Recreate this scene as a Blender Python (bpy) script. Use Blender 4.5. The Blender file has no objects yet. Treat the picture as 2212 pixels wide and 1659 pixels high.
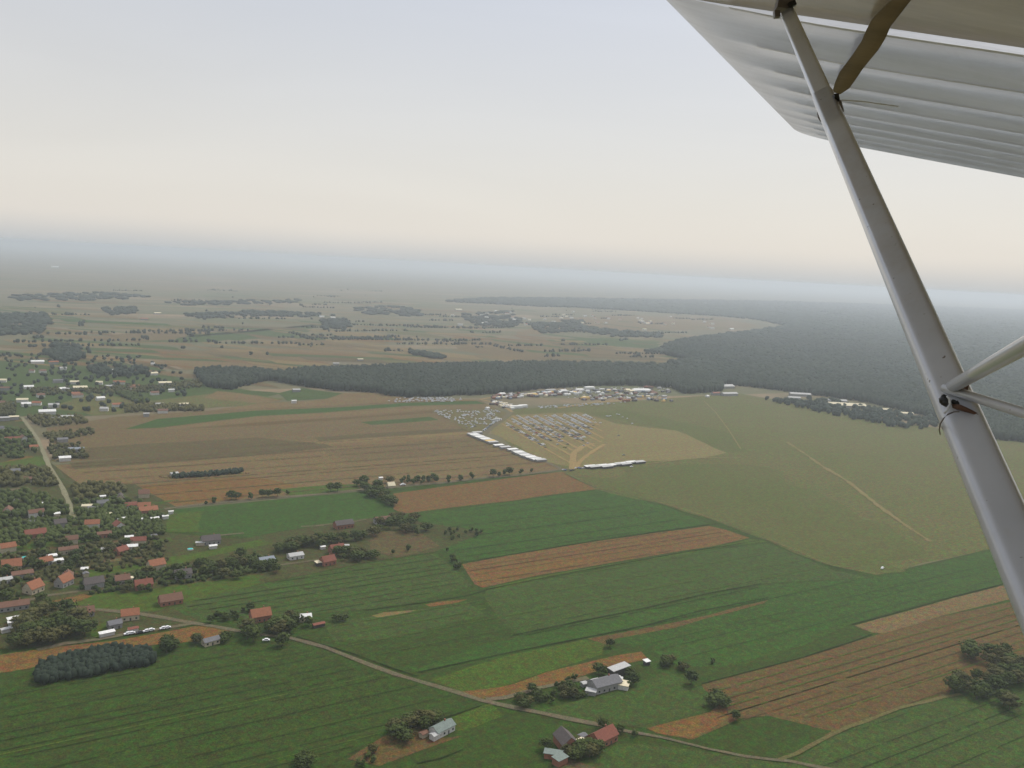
import bpy, bmesh, math, random
import numpy as np
from mathutils import Vector, Matrix
random.seed(7); rng = np.random.default_rng(7)
R = math.radians
S = bpy.context.scene
COL = S.collection

# ------------------------------------------------------------------ camera
ALT = 250.0; FPX = 887.0
ua = Vector((0-512, 384-239.0, -FPX)); ub = Vector((1024-512, 384-295.5, -FPX))   # two rays on the horizon
up = ub.cross(ua).normalized()
if up.y < 0: up = -up
fwd = Vector((0, 0, -1)); fh = (fwd - up*fwd.dot(up)).normalized()             # level heading = world +Y
rt = fh.cross(up).normalized()
ROT = Matrix((rt, fh, up))                                                     # cam -> world
CAMP = Vector((0, 0, ALT))
cam = bpy.data.cameras.new('camera'); camo = bpy.data.objects.new('camera', cam); COL.objects.link(camo)
camo.matrix_world = Matrix.Translation(CAMP) @ ROT.to_4x4()
cam.sensor_width = 36; cam.lens = 36*FPX/1024; cam.clip_start = 0.05; cam.clip_end = 200000
S.camera = camo
# ------------------------------------------------------------------ light
SUN_EL, SUN_AZ = R(52), R(38)      # azimuth clockwise from the heading
w = bpy.data.worlds.new('World'); S.world = w; w.use_nodes = True
nt = w.node_tree; bg = nt.nodes['Background']
sky = nt.nodes.new('ShaderNodeTexSky'); sky.sky_type = 'NISHITA'; sky.sun_disc = False
sky.sun_elevation = SUN_EL; sky.sun_rotation = SUN_AZ; sky.altitude = 100
sky.air_density = 1.0; sky.dust_density = 1.6; sky.ozone_density = 1.5
hsv = nt.nodes.new('ShaderNodeHueSaturation'); hsv.inputs['Saturation'].default_value = 1.15; hsv.inputs['Value'].default_value = 1.3
nt.links.new(sky.outputs[0], hsv.inputs['Color']); 
tcw = nt.nodes.new('ShaderNodeTexCoord'); sx = nt.nodes.new('ShaderNodeSeparateXYZ'); nt.links.new(tcw.outputs['Generated'], sx.inputs[0])
mr = nt.nodes.new('ShaderNodeMapRange'); nt.links.new(sx.outputs['Z'], mr.inputs[0])
mr.inputs[1].default_value = 0.0; mr.inputs[2].default_value = 0.38; mr.inputs[3].default_value = 0.97; mr.inputs[4].default_value = 0.5
mw = nt.nodes.new('ShaderNodeMix'); mw.data_type = 'RGBA'; nt.links.new(mr.outputs[0], mw.inputs[0])      # haze veil over the clear sky
nt.links.new(hsv.outputs[0], mw.inputs[6]); 
lowm = nt.nodes.new('ShaderNodeMapRange'); lowm.interpolation_type = 'SMOOTHSTEP'; nt.links.new(sx.outputs['Z'], lowm.inputs[0]); lowm.inputs[1].default_value = -.012; lowm.inputs[2].default_value = .036
lowc = nt.nodes.new('ShaderNodeMix'); lowc.data_type = 'RGBA'; nt.links.new(lowm.outputs[0], lowc.inputs[0])      # blue-grey murk at the horizon, cream above it
lowc.inputs[6].default_value = (5.2, 5.5, 5.75, 1); lowc.inputs[7].default_value = (8.0, 7.55, 6.95, 1); nt.links.new(lowc.outputs[2], mw.inputs[7])
m2w = nt.nodes.new('ShaderNodeMapRange'); nt.links.new(sx.outputs['Z'], m2w.inputs[0])      # the hazy sky brightens towards the zenith and sun
m2w.inputs[1].default_value = .3; m2w.inputs[2].default_value = .9; m2w.inputs[3].default_value = 1; m2w.inputs[4].default_value = 2.4
cmap = nt.nodes.new('ShaderNodeMapping'); cmap.inputs['Scale'].default_value = (1.2, 1.2, 7); nt.links.new(tcw.outputs['Generated'], cmap.inputs[0])      # faint streaky high cloud
cn = nt.nodes.new('ShaderNodeTexNoise'); nt.links.new(cmap.outputs[0], cn.inputs['Vector']); cn.inputs['Scale'].default_value = 1.6; cn.inputs['Detail'].default_value = 5; cn.inputs['Distortion'].default_value = .6
cm = nt.nodes.new('ShaderNodeMapRange'); nt.links.new(cn.outputs['Fac'], cm.inputs[0]); cm.inputs[1].default_value = .3; cm.inputs[2].default_value = .7; cm.inputs[3].default_value = .98; cm.inputs[4].default_value = 1.02
cv = nt.nodes.new('ShaderNodeVectorMath'); cv.operation = 'SCALE'; nt.links.new(mw.outputs[2], cv.inputs[0]); nt.links.new(cm.outputs[0], cv.inputs['Scale'])
vm = nt.nodes.new('ShaderNodeVectorMath'); vm.operation = 'SCALE'; nt.links.new(cv.outputs[0], vm.inputs[0]); nt.links.new(m2w.outputs[0], vm.inputs['Scale'])
nt.links.new(vm.outputs[0], bg.inputs['Color'])
bg.inputs['Strength'].default_value = 0.085
sl = bpy.data.lights.new('sun', 'SUN'); sl.energy = 2.3; sl.angle = R(3); sl.color = (1, .93, .82)
so = bpy.data.objects.new('sun', sl); COL.objects.link(so)
sd = Vector((math.sin(SUN_AZ)*math.cos(SUN_EL), math.cos(SUN_AZ)*math.cos(SUN_EL), math.sin(SUN_EL)))
so.rotation_euler = sd.to_track_quat('Z', 'Y').to_euler(); so.location = (0, 0, 600)
vs = S.view_settings; vs.view_transform = 'Standard'; vs.look = 'None'; vs.gamma = 1; vs.use_curve_mapping = False
vs.exposure = 0.2
S.cycles.volume_bounces = 3; S.cycles.max_bounces = 6

# ------------------------------------------------------------------ helpers
K = 1024/2212.0
def ray(fx, fy): return (ROT @ Vector((fx*K-512, 384-fy*K, -FPX))).normalized()
def G(fx, fy, z=0.0):
    d = ray(fx, fy); d.z = min(d.z, -0.0045)
    t = (z-ALT)/d.z
    p = CAMP + d*t; p.z = z
    return p
def tag(o, label=None, cat=None, group=None, kind=None):
    if label: o['label'] = label
    if cat: o['category'] = cat
    if group: o['group'] = group
    if kind: o['kind'] = kind
    return o
def link(name, me, mat=None, parent=None):
    o = bpy.data.objects.new(name, me); COL.objects.link(o)
    if mat and me is not None and not me.materials: me.materials.append(mat)
    if parent: o.parent = parent
    return o
def empty(name, loc, yaw=0):
    o = bpy.data.objects.new(name, None); COL.objects.link(o); o.location = loc; o.rotation_euler = (0, 0, yaw)
    o.empty_display_size = 0.5
    return o
def pymesh(name, v, f, smooth=False):
    me = bpy.data.meshes.new(name); me.from_pydata([tuple(a) for a in v], [], f)
    if smooth: me.polygons.foreach_set('use_smooth', [True]*len(f))
    me.update(); return me
class MB:
    def __init__(s): s.v = []; s.f = []
    def add(s, v, f):
        n = len(s.v); s.v += [tuple(a) for a in v]; s.f += [tuple(i+n for i in q) for q in f]; return s
    def box(s, x0, x1, y0, y1, z0, z1, tx=0, ty=0):
        v = [(x0,y0,z0),(x1,y0,z0),(x1,y1,z0),(x0,y1,z0),(x0+tx,y0+ty,z1),(x1-tx,y0+ty,z1),(x1-tx,y1-ty,z1),(x0+tx,y1-ty,z1)]
        return s.add(v, [(3,2,1,0),(4,5,6,7),(0,1,5,4),(1,2,6,5),(2,3,7,6),(3,0,4,7)])
    def tube(s, a, b, r0, r1=None, n=8):
        a = Vector(a); b = Vector(b); r1 = r0 if r1 is None else r1
        d = (b-a).normalized(); x = d.orthogonal().normalized(); y = d.cross(x)
        v = [c+(x*math.cos(t)+y*math.sin(t))*r for c, r in ((a, r0), (b, r1)) for t in [2*math.pi*i/n for i in range(n)]]
        f = [(i, (i+1) % n, n+(i+1) % n, n+i) for i in range(n)] + [tuple(range(n-1, -1, -1)), tuple(range(n, 2*n))]
        return s.add(v, f)
    def build(s, name, mat, parent=None, smooth=False): return link(name, pymesh(name, s.v, s.f, smooth), mat, parent)

# ------------------------------------------------------------------ materials
def newmat(name):
    m = bpy.data.materials.new(name); m.use_nodes = True
    return m, m.node_tree, m.node_tree.nodes['Principled BSDF']
def N(t, typ, **kw):
    n = t.nodes.new(typ)
    for k, v in kw.items(): setattr(n, k, v)
    return n
def rgb(c): return (c[0], c[1], c[2], 1)
def mixc(t, fac, a, b):
    m = N(t, 'ShaderNodeMix', data_type='RGBA')
    for s_, v in ((m.inputs[0], fac), (m.inputs[6], a), (m.inputs[7], b)):
        if isinstance(v, (int, float)): s_.default_value = v
        elif isinstance(v, tuple): s_.default_value = rgb(v)
        else: t.links.new(v, s_)
    return m.outputs[2]
def ramp(t, src, lo, hi):
    m = N(t, 'ShaderNodeMapRange'); t.links.new(src, m.inputs[0])
    m.inputs[1].default_value = lo; m.inputs[2].default_value = hi
    return m.outputs[0]
def noise(t, vec, scale, detail=4, rough=.6):
    n = N(t, 'ShaderNodeTexNoise'); t.links.new(vec, n.inputs['Vector'])
    n.inputs['Scale'].default_value = scale; n.inputs['Detail'].default_value = detail; n.inputs['Roughness'].default_value = rough
    return n.outputs['Fac']
P0 = G(440, 1089); P1 = G(1106, 1028)
YAW0 = math.atan2(P1.y-P0.y, P1.x-P0.x)     # the way the field strips run
def geopos(t, yaw=None, sc=(1, 1, 1)):
    g = N(t, 'ShaderNodeNewGeometry'); m = N(t, 'ShaderNodeMapping'); m.vector_type = 'TEXTURE'
    m.inputs['Rotation'].default_value = (0, 0, YAW0 if yaw is None else yaw)
    m.inputs['Scale'].default_value = (1/sc[0], 1/sc[1], 1/sc[2])
    t.links.new(g.outputs['Position'], m.inputs['Vector']); return m.outputs[0]
def fieldmat(name, a, b, c=None, yaw=None, rows=.75, chroma=.42):
    m, t, p = newmat(name); c = c or tuple(x*.7 for x in a)
    a, b, c = [tuple(.56*z_ for z_ in q) for q in (a, b, c)]
    a, b, c = [(q[0]*(1.02 if q[0] > q[1] else .92), q[1]*(1.04 if q[0] > q[1] else 1.14), q[2]*(.72 if q[0] > q[1] else .5)) for q in (a, b, c)]
    v = geopos(t, yaw); vr = geopos(t, yaw, (.03, 1, 1))
    big = ramp(t, noise(t, v, .008, 5, .62), .38, .62)
    mid = ramp(t, noise(t, v, .05, 6, .72), .34, .66)
    row = ramp(t, noise(t, vr, .11, 3, .7), .36, .64)
    vb = geopos(t, yaw, (.008, 1, 1)); band = ramp(t, noise(t, vb, .035, 3, .75), .4, .6)
    fine = ramp(t, noise(t, v, .33, 4, .85), .36, .64)
    x = mixc(t, big, a, b)
    mm = N(t, 'ShaderNodeMath', operation='MULTIPLY'); t.links.new(row, mm.inputs[0]); mm.inputs[1].default_value = rows
    x = mixc(t, mm.outputs[0], x, c)
    mb_ = N(t, 'ShaderNodeMath', operation='MULTIPLY'); t.links.new(band, mb_.inputs[0]); mb_.inputs[1].default_value = rows*.6
    x = mixc(t, mb_.outputs[0], x, tuple(q*.66 for q in a))
    m2 = N(t, 'ShaderNodeMath', operation='MULTIPLY'); t.links.new(mid, m2.inputs[0]); m2.inputs[1].default_value = .7
    x = mixc(t, m2.outputs[0], x, b)
    m3 = N(t, 'ShaderNodeMath', operation='MULTIPLY'); t.links.new(fine, m3.inputs[0]); m3.inputs[1].default_value = .62
    x = mixc(t, m3.outputs[0], x, tuple(q*.4 for q in a))
    m6 = N(t, 'ShaderNodeMath', operation='MULTIPLY'); t.links.new(ramp(t, noise(t, v, .95, 2, .9), .42, .6), m6.inputs[0]); m6.inputs[1].default_value = .42
    x = mixc(t, m6.outputs[0], x, tuple(min(1, q*1.9) for q in b))
    nc = N(t, 'ShaderNodeTexNoise'); t.links.new(v, nc.inputs['Vector']); nc.inputs['Scale'].default_value = .26; nc.inputs['Detail'].default_value = 5; nc.inputs['Roughness'].default_value = .85
    mo = N(t, 'ShaderNodeMix', data_type='RGBA', blend_type='OVERLAY'); mo.inputs[0].default_value = chroma
    cc = N(t, 'ShaderNodeBrightContrast'); t.links.new(nc.outputs['Color'], cc.inputs[0]); cc.inputs['Contrast'].default_value = .9
    g2 = N(t, 'ShaderNodeGamma'); g2.inputs[1].default_value = .5; t.links.new(x, g2.inputs[0]); t.links.new(g2.outputs[0], mo.inputs[6]); t.links.new(cc.outputs[0], mo.inputs[7])
    g3 = N(t, 'ShaderNodeGamma'); g3.inputs[1].default_value = 2.0; t.links.new(mo.outputs[2], g3.inputs[0]); x = g3.outputs[0]
    t.links.new(x, p.inputs['Base Color']); p.inputs['Roughness'].default_value = 1; p.inputs['Specular IOR Level'].default_value = .1
    return m
def plain(name, c, var=.25, scale=1.0, rough=.8, spec=.3, c2=None, metal=0, obj=True):
    m, t, p = newmat(name)
    tc = N(t, 'ShaderNodeTexCoord')
    n = ramp(t, noise(t, tc.outputs['Object'], scale, 5, .65), .3, .7)
    x = mixc(t, n, c, c2 or tuple(q*(1-var) for q in c))
    t.links.new(x, p.inputs['Base Color']); p.inputs['Roughness'].default_value = rough
    p.inputs['Specular IOR Level'].default_value = spec; p.inputs['Metallic'].default_value = metal
    return m
def foliage(name, a, b):
    m, t, p = newmat(name); a, b = [tuple(.8*z_ for z_ in q) for q in (a, b)]
    at = N(t, 'ShaderNodeAttribute'); at.attribute_name = 'tint'
    oi = N(t, 'ShaderNodeObjectInfo')
    x = mixc(t, at.outputs['Fac'], a, b)
    n = noise(t, geopos(t), .6, 3, .8)
    m3 = N(t, 'ShaderNodeMath', operation='MULTIPLY'); t.links.new(oi.outputs['Random'], m3.inputs[0]); m3.inputs[1].default_value = .7
    x = mixc(t, m3.outputs[0], x, tuple(q*.6 for q in a))
    md = N(t, 'ShaderNodeMath', operation='FRACT'); m7 = N(t, 'ShaderNodeMath', operation='MULTIPLY'); m7.inputs[1].default_value = 7.31; t.links.new(oi.outputs['Random'], m7.inputs[0]); t.links.new(m7.outputs[0], md.inputs[0])
    m8 = N(t, 'ShaderNodeMath', operation='MULTIPLY'); t.links.new(md.outputs[0], m8.inputs[0]); m8.inputs[1].default_value = .45
    x = mixc(t, m8.outputs[0], x, (b[0]*1.5, b[1]*1.25, b[2]))
    m4 = N(t, 'ShaderNodeMath', operation='MULTIPLY'); t.links.new(ramp(t, n, .35, .65), m4.inputs[0]); m4.inputs[1].default_value = .5
    x = mixc(t, m4.outputs[0], x, b)
    m5 = N(t, 'ShaderNodeMath', operation='MULTIPLY'); t.links.new(ramp(t, noise(t, geopos(t), .006, 4, .6), .42, .6), m5.inputs[0]); m5.inputs[1].default_value = .55
    x = mixc(t, m5.outputs[0], x, (b[0]*1.25, b[1]*1.15, b[2]))
    t.links.new(x, p.inputs['Base Color']); p.inputs['Roughness'].default_value = 1; p.inputs['Specular IOR Level'].default_value = .1
    return m
M = {}
M['dgreen'] = fieldmat('dark_green_crop', (.042, .068, .02), (.06, .078, .026), (.03, .055, .02))
M['green'] = fieldmat('green_crop', (.045, .088, .026), (.062, .096, .032), (.034, .07, .022))
M['bgreen'] = fieldmat('bright_green_grass', (.068, .105, .024), (.095, .11, .032), (.05, .09, .024))
M['plot'] = fieldmat('dry_plot', (.17, .14, .075), (.15, .13, .06), (.12, .11, .05))
M['mgreen'] = fieldmat('mottled_green_crop', (.058, .088, .032), (.078, .094, .045), (.045, .072, .028))
M['olive'] = fieldmat('airfield_grass', (.102, .118, .044), (.15, .13, .062), (.085, .11, .036), rows=.45, chroma=.55)
M['oliveg'] = fieldmat('airfield_green_grass', (.088, .112, .036), (.125, .122, .05), (.074, .1, .03), rows=.25)
M['brown'] = fieldmat('ploughed_brown_field', (.165, .09, .042), (.2, .115, .055), (.12, .075, .036), rows=.6)
M['brown2'] = fieldmat('brown_green_stubble', (.125, .085, .038), (.15, .095, .045), (.075, .07, .028), rows=.6)
M['tan'] = fieldmat('tan_stubble', (.17, .115, .062), (.21, .145, .085), (.13, .1, .055), rows=.7)
M['tan2'] = fieldmat('pinkish_tan_stubble', (.15, .1, .06), (.18, .13, .075), (.11, .085, .045), rows=.6)
M['pale'] = fieldmat('pale_worn_strip', (.27, .22, .125), (.23, .185, .1), (.17, .15, .065), rows=.3, chroma=.2)
M['ltan'] = fieldmat('light_straw_strip', (.26, .19, .11), (.22, .155, .085), (.2, .15, .08))
M['orange'] = fieldmat('orange_dry_field', (.19, .095, .036), (.21, .12, .05), (.12, .075, .03), rows=.5)
M['dtan'] = fieldmat('dark_tan_stubble', (.11, .082, .045), (.13, .1, .055), (.085, .07, .038), rows=.5)
M['vill'] = fieldmat('village_gardens', (.06, .068, .028), (.09, .085, .04), (.035, .05, .02), rows=.3)
M['road'] = fieldmat('gravel_road', (.19, .165, .14), (.16, .135, .11), (.11, .1, .07), rows=.3, chroma=.15)
M['dirt'] = fieldmat('sandy_dirt_track', (.4, .28, .16), (.33, .23, .13), (.26, .19, .1), rows=.3, chroma=.15)
M['track'] = fieldmat('worn_grass_track', (.17, .15, .075), (.15, .13, .065), (.13, .115, .05), rows=.3, chroma=.15)
M['ditch'] = fieldmat('dark_ditch', (.02, .035, .014), (.03, .04, .016))
M['leaf'] = foliage('tree_leaves', (.024, .042, .014), (.062, .088, .026))
M['leaf2'] = foliage('olive_tinged_leaves', (.04, .05, .018), (.085, .088, .034))
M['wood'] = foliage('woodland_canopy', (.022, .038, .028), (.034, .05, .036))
M['trunk'] = plain('bark', (.08, .06, .04))
for k, c in dict(r_red=(.2, .065, .04), r_orange=(.27, .105, .05), r_brown=(.16, .08, .05), r_dark=(.09, .075, .07), r_grey=(.14, .14, .145),
                 r_pale=(.42, .42, .4), r_white=(.72, .72, .68), r_cream=(.65, .58, .4), r_blue=(.22, .25, .28), r_green=(.17, .21, .185), r_teal=(.06, .42, .38), r_yellow=(.62, .42, .12),
                 w_white=(.6, .58, .53), w_cream=(.5, .43, .3), w_grey=(.3, .29, .27), w_brick=(.3, .13, .08), w_dark=(.07, .065, .06)).items():
    M[k] = plain(k.replace('r_', 'roof_').replace('w_', 'wall_'), c, .35, .9)
M['glass'] = plain('window_glass', (.03, .035, .04), .2, 1, .15, .6)
M['tyre'] = plain('rubber', (.02, .02, .02))
CARC = [plain('car_paint_'+n, c, .1, 1, .35, .5) for n, c in dict(silver=(.45, .46, .48), white=(.75, .75, .74), grey=(.16, .17, .18), black=(.03, .03, .035), blue=(.06, .1, .2), red=(.3, .04, .03)).items()]

# ------------------------------------------------------------------ ground
def groundmat():
    m, t, p = newmat('open_farmland')
    v = geopos(t, YAW0-.06, (.0016, .011, .002))
    vo = N(t, 'ShaderNodeTexVoronoi'); vo.inputs['Scale'].default_value = 1
    nd = N(t, 'ShaderNodeTexNoise'); t.links.new(geopos(t), nd.inputs['Vector']); nd.inputs['Scale'].default_value = .0007
    add = N(t, 'ShaderNodeVectorMath', operation='ADD'); t.links.new(v, add.inputs[0])
    sc = N(t, 'ShaderNodeVectorMath', operation='SCALE'); t.links.new(nd.outputs['Color'], sc.inputs[0]); sc.inputs['Scale'].default_value = 1.2
    t.links.new(sc.outputs[0], add.inputs[1]); t.links.new(add.outputs[0], vo.inputs['Vector'])
    sep = N(t, 'ShaderNodeSeparateColor'); t.links.new(vo.outputs['Color'], sep.inputs[0])
    cr = N(t, 'ShaderNodeValToRGB'); t.links.new(sep.outputs[0], cr.inputs[0]); cr.color_ramp.interpolation = 'CONSTANT'
    cs = [(.0, (.085, .09, .045)), (.2, (.17, .125, .075)), (.4, (.12, .105, .055)), (.55, (.22, .155, .095)), (.7, (.095, .1, .05)), (.82, (.18, .135, .08)), (.93, (.08, .1, .045))]
    e = cr.color_ramp.elements
    while len(e) < len(cs): e.new(.5)
    for i, (q, c) in enumerate(cs): e[i].position = q; e[i].color = rgb(c)
    n1 = ramp(t, noise(t, geopos(t), .0018, 6, .6), .35, .65)
    n2 = ramp(t, noise(t, geopos(t), .02, 6, .7), .35, .65)
    x = mixc(t, n1, cr.outputs[0], (.11, .1, .058))
    m4 = N(t, 'ShaderNodeMath', operation='MULTIPLY'); t.links.new(n2, m4.inputs[0]); m4.inputs[1].default_value = .4
    x = mixc(t, m4.outputs[0], x, (.07, .075, .04))
    t.links.new(x, p.inputs['Base Color']); p.inputs['Roughness'].default_value = 1; p.inputs['Specular IOR Level'].default_value = .05
    return m
Lg = 70000
tag(link('ground', pymesh('ground', [(-Lg, -4000, 0), (Lg, -4000, 0), (Lg, Lg, 0), (-Lg, Lg, 0)], [(0, 1, 2, 3)]), groundmat()),
    'flat farmland stretching away to the hazy horizon', None, None, 'structure')
layer = [0.04]
def patch(name, mat, pts, z=None, jag=0):
    if z is None: layer[0] += .003
    zz = layer[0] if z is None else z
    q = [G(x, y) for x, y in pts]
    out = []
    for i, a in enumerate(q):
        b = q[(i+1) % len(q)]; n = max(1, min(30, int((b-a).length/30)))
        for k in range(n):
            p_ = a.lerp(b, k/n); j = jag if k else 0
            out.append((p_.x+random.uniform(-j, j), p_.y+random.uniform(-j, j), zz))
    o = link(name, pymesh(name, out, [tuple(range(len(out)))]), M[mat]); o['kind'] = 'structure'
    return o
def inpoly(x, y, P):
    r = np.zeros(len(x), bool); j = len(P)-1
    for i in range(len(P)):
        xi, yi, xj, yj = P[i][0], P[i][1], P[j][0], P[j][1]
        c = ((yi > y) != (yj > y)) & (x < (xj-xi)*(y-yi)/(yj-yi+1e-9)+xi); r ^= c; j = i
    return r
ROADS = []
def Z8(x, y): return (864+x*.3125, 777.7+y*.3125)
def strip(name, mat, pts, wm, z=None, jag=.35, taper=False):
    layer[0] += .001
    zz = layer[0]+.07 if z is None else z
    q = [G(x, y) for x, y in pts]; d = []
    for a, b in zip(q, q[1:]):
        n = max(1, int((b-a).length/12)); d += [a.lerp(b, k/n) for k in range(n)]
    d.append(q[-1]); ROADS.append((d, wm))
    v = []
    for i, p_ in enumerate(d):
        a = d[max(0, i-1)]; b = d[min(len(d)-1, i+1)]; t_ = (b-a).normalized(); n_ = Vector((-t_.y, t_.x, 0))
        w0 = wm/2*(1+random.uniform(-jag, jag)*.5)
        v += [(p_+n_*w0).to_tuple()[:2]+(zz,), (p_-n_*w0*(1+random.uniform(-.2, .2))).to_tuple()[:2]+(zz,)]
    f = [(2*i, 2*i+1, 2*i+3, 2*i+2) for i in range(len(d)-1)]
    o = link(name, pymesh(name, v, f), M[mat]); o['kind'] = 'structure'
    return o
# near fields
patch('meadow', 'dgreen', [(-500, 1800), (2700, 1800), (2700, 1180), (2134, 1187), (1895, 1242), (1784, 1219), (1659, 1168), (1543, 1124), (1431, 1089), (1288, 1057), (1214, 1018), (778, 1062), (400, 1098), (-500, 1150)])
patch('airfield', 'olive', [(1214, 1018), (1100, 960), (1060, 930), (1110, 885), (1280, 872), (1480, 858), (1600, 850), (1760, 878), (1950, 912), (2150, 948), (2400, 975), (2700, 1010), (2700, 1180), (2134, 1187), (1895, 1242), (1784, 1219), (1659, 1168), (1543, 1124), (1431, 1089), (1288, 1057)], jag=3)
patch('airfield_grass', 'oliveg', [(1250, 1030), (1450, 1005), (1660, 1010), (1760, 1060), (1860, 1120), (1990, 1180), (1895, 1238), (1784, 1215), (1659, 1164), (1543, 1120), (1431, 1085), (1300, 1055)], jag=25)
patch('airfield_grass', 'oliveg', [(1260, 893), (1340, 885), (1560, 930), (1620, 975), (1560, 978), (1430, 925), (1330, 905)], jag=12)
M['park'] = fieldmat('trampled_dry_grass', (.26, .205, .115), (.22, .18, .095), (.17, .145, .075))
patch('parking_field', 'park', [(1060, 935), (1105, 897), (1250, 890), (1330, 915), (1460, 930), (1570, 978), (1500, 992), (1400, 996), (1244, 1010), (1190, 1000)], jag=4)
patch('field', 'tan2', [(100, 925), (250, 900), (560, 880), (730, 858), (850, 858), (1040, 866), (1095, 895), (1050, 938), (1010, 940), (685, 957), (130, 1000)])
patch('field', 'tan', [(120, 1005), (685, 950), (1030, 936), (1181, 1000), (1212, 1014), (1028, 1034), (778, 1058), (553, 1079), (380, 1096), (280, 1060), (170, 1045), (130, 1030)])
patch('field', 'green', [(270, 927), (340, 905), (553, 887), (728, 880), (878, 870), (1028, 866), (1050, 872), (878, 877), (703, 891), (553, 899), (345, 924)], jag=1)
patch('field', 'tan', [(350, 925), (553, 901), (703, 893), (940, 877), (950, 882), (780, 897), (553, 912), (370, 926)])
patch('field', 'brown2', [(400, 926), (553, 913), (800, 898), (940, 886), (935, 892), (760, 905), (553, 920)])
patch('field', 'mgreen', [(778, 912), (928, 900), (948, 907), (803, 918)], jag=3)
patch('field', 'dtan', [(125, 970), (553, 945), (690, 957), (553, 978), (150, 994)], jag=3)
patch('field', 'dtan', [(680, 945), (900, 930), (1000, 926), (1010, 931), (810, 945), (690, 954)], jag=2)
patch('field', 'ltan', [(685, 956), (803, 947), (1018, 932), (1020, 936), (810, 952), (690, 960)], jag=1)
patch('field', 'dtan', [(150, 1000), (553, 966), (700, 958), (720, 966), (553, 984), (400, 997), (160, 1014)], jag=1.5)
patch('field', 'tan2', [(700, 975), (900, 955), (1040, 948), (1090, 965), (950, 985), (760, 1000)], jag=3)
patch('field', 'orange', [(290, 1050), (553, 1030), (600, 1040), (640, 1050), (553, 1072), (380, 1092)], jag=9)
patch('field', 'bgreen', [(603, 1057), (703, 1048), (770, 1046), (778, 1056), (628, 1071)], jag=2)
patch('field', 'green', [(370, 1102), (778, 1062), (845, 1096), (860, 1115), (780, 1126), (683, 1136), (600, 1148), (540, 1162), (440, 1150), (360, 1150), (350, 1120)])
patch('field', 'brown', [(850, 1066), (1106, 1032), (1214, 1019), (1288, 1057), (1181, 1070), (1106, 1082), (978, 1096), (870, 1110), (850, 1100)], jag=1)
patch('field', 'green', [(900, 1112), (1106, 1084), (1288, 1059), (1431, 1091), (1531, 1132), (1306, 1165), (1106, 1197), (996, 1215), (960, 1190), (930, 1165), (905, 1130)], jag=1)
patch('field', 'brown', [(998, 1219), (1106, 1199), (1306, 1167), (1531, 1136), (1569, 1145), (1619, 1162), (1531, 1182), (1331, 1214), (1156, 1244), (1043, 1270), (1025, 1262)], jag=1.2)
patch('field', 'orange', [(1015, 1236), (1200, 1210), (1300, 1198), (1320, 1208), (1150, 1238), (1043, 1266), (1028, 1258)], jag=2)
patch('field', 'bgreen', [(1050, 1271), (1156, 1247), (1331, 1217), (1531, 1185), (1625, 1164), (1660, 1170), (1581, 1179), (1331, 1222), (1206, 1244), (1080, 1272)])
patch('field', 'mgreen', [(1050, 1276), (1206, 1246), (1481, 1196), (1659, 1174), (1800, 1232), (1880, 1248), (1644, 1260), (1381, 1315), (1120, 1372), (1075, 1335), (1040, 1300)])
patch('field', 'green', [(1106, 1378), (1231, 1350), (1381, 1320), (1644, 1265), (1900, 1247), (2134, 1192), (2200, 1190), (2200, 1254), (2059, 1286), (1846, 1345), (1734, 1395), (1560, 1440), (1470, 1440), (1400, 1400), (1310, 1385), (1266, 1376), (1106, 1408), (903, 1452), (860, 1430)])
patch('field', 'mgreen', [(360, 1310), (560, 1262), (780, 1220), (940, 1195), (1020, 1265), (903, 1300), (780, 1318), (560, 1335), (440, 1345), (370, 1330)])
patch('field', 'dgreen', [(790, 1322), (903, 1306), (1040, 1280), (1100, 1370), (903, 1445), (760, 1410), (640, 1376), (720, 1345)])
patch('field', 'mgreen', [(700, 1345), (850, 1325), (1010, 1300), (1050, 1330), (850, 1380), (720, 1385)], jag=10)
patch('field', 'ltan', [(803, 1330), (830, 1323), (900, 1318), (880, 1325), (815, 1334)], jag=1)
patch('field', 'orange', [(918, 1306), (950, 1300), (1010, 1295), (985, 1303), (930, 1311)], jag=1)
patch('field', 'brown2', [(1269, 1380), (1456, 1345), (1659, 1297), (1650, 1303), (1460, 1356), (1330, 1380), (1312, 1394)], jag=1.5)
patch('field', 'bgreen', [(928, 1470), (1106, 1414), (1266, 1382), (1306, 1392), (1300, 1414), (1156, 1459), (1080, 1487), (1000, 1494)], jag=1)
patch('field', 'orange', [(995, 1495), (1080, 1485), (1106, 1479), (1181, 1452), (1331, 1416), (1385, 1408), (1400, 1424), (1318, 1441), (1231, 1469), (1120, 1502), (1040, 1510)], jag=2)
patch('field', 'mgreen', [(1160, 1535), (1243, 1515), (1360, 1480), (1440, 1450), (1520, 1485), (1560, 1515), (1531, 1536), (1395, 1573), (1293, 1562)], jag=2)
patch('field', 'brown2', [(1516, 1479), (1659, 1442), (1734, 1422), (1884, 1374), (2034, 1332), (2320, 1270), (2420, 1380), (2320, 1440), (2060, 1480), (2046, 1507), (1941, 1531), (1834, 1571), (1780, 1590), (1750, 1568), (1659, 1547), (1600, 1552), (1556, 1572), (1496, 1598), (1420, 1585), (1395, 1573), (1531, 1539), (1565, 1515), (1520, 1490)], jag=1)
patch('field', 'orange', [(1400, 1574), (1531, 1540), (1566, 1528), (1575, 1550), (1540, 1572), (1496, 1595), (1430, 1586)], jag=1)
patch('field', 'tan', [(1846, 1352), (1909, 1334), (2059, 1292), (2169, 1264), (2300, 1235), (2330, 1265), (2180, 1295), (2034, 1331), (1909, 1369), (1884, 1367)], jag=.5)
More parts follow.
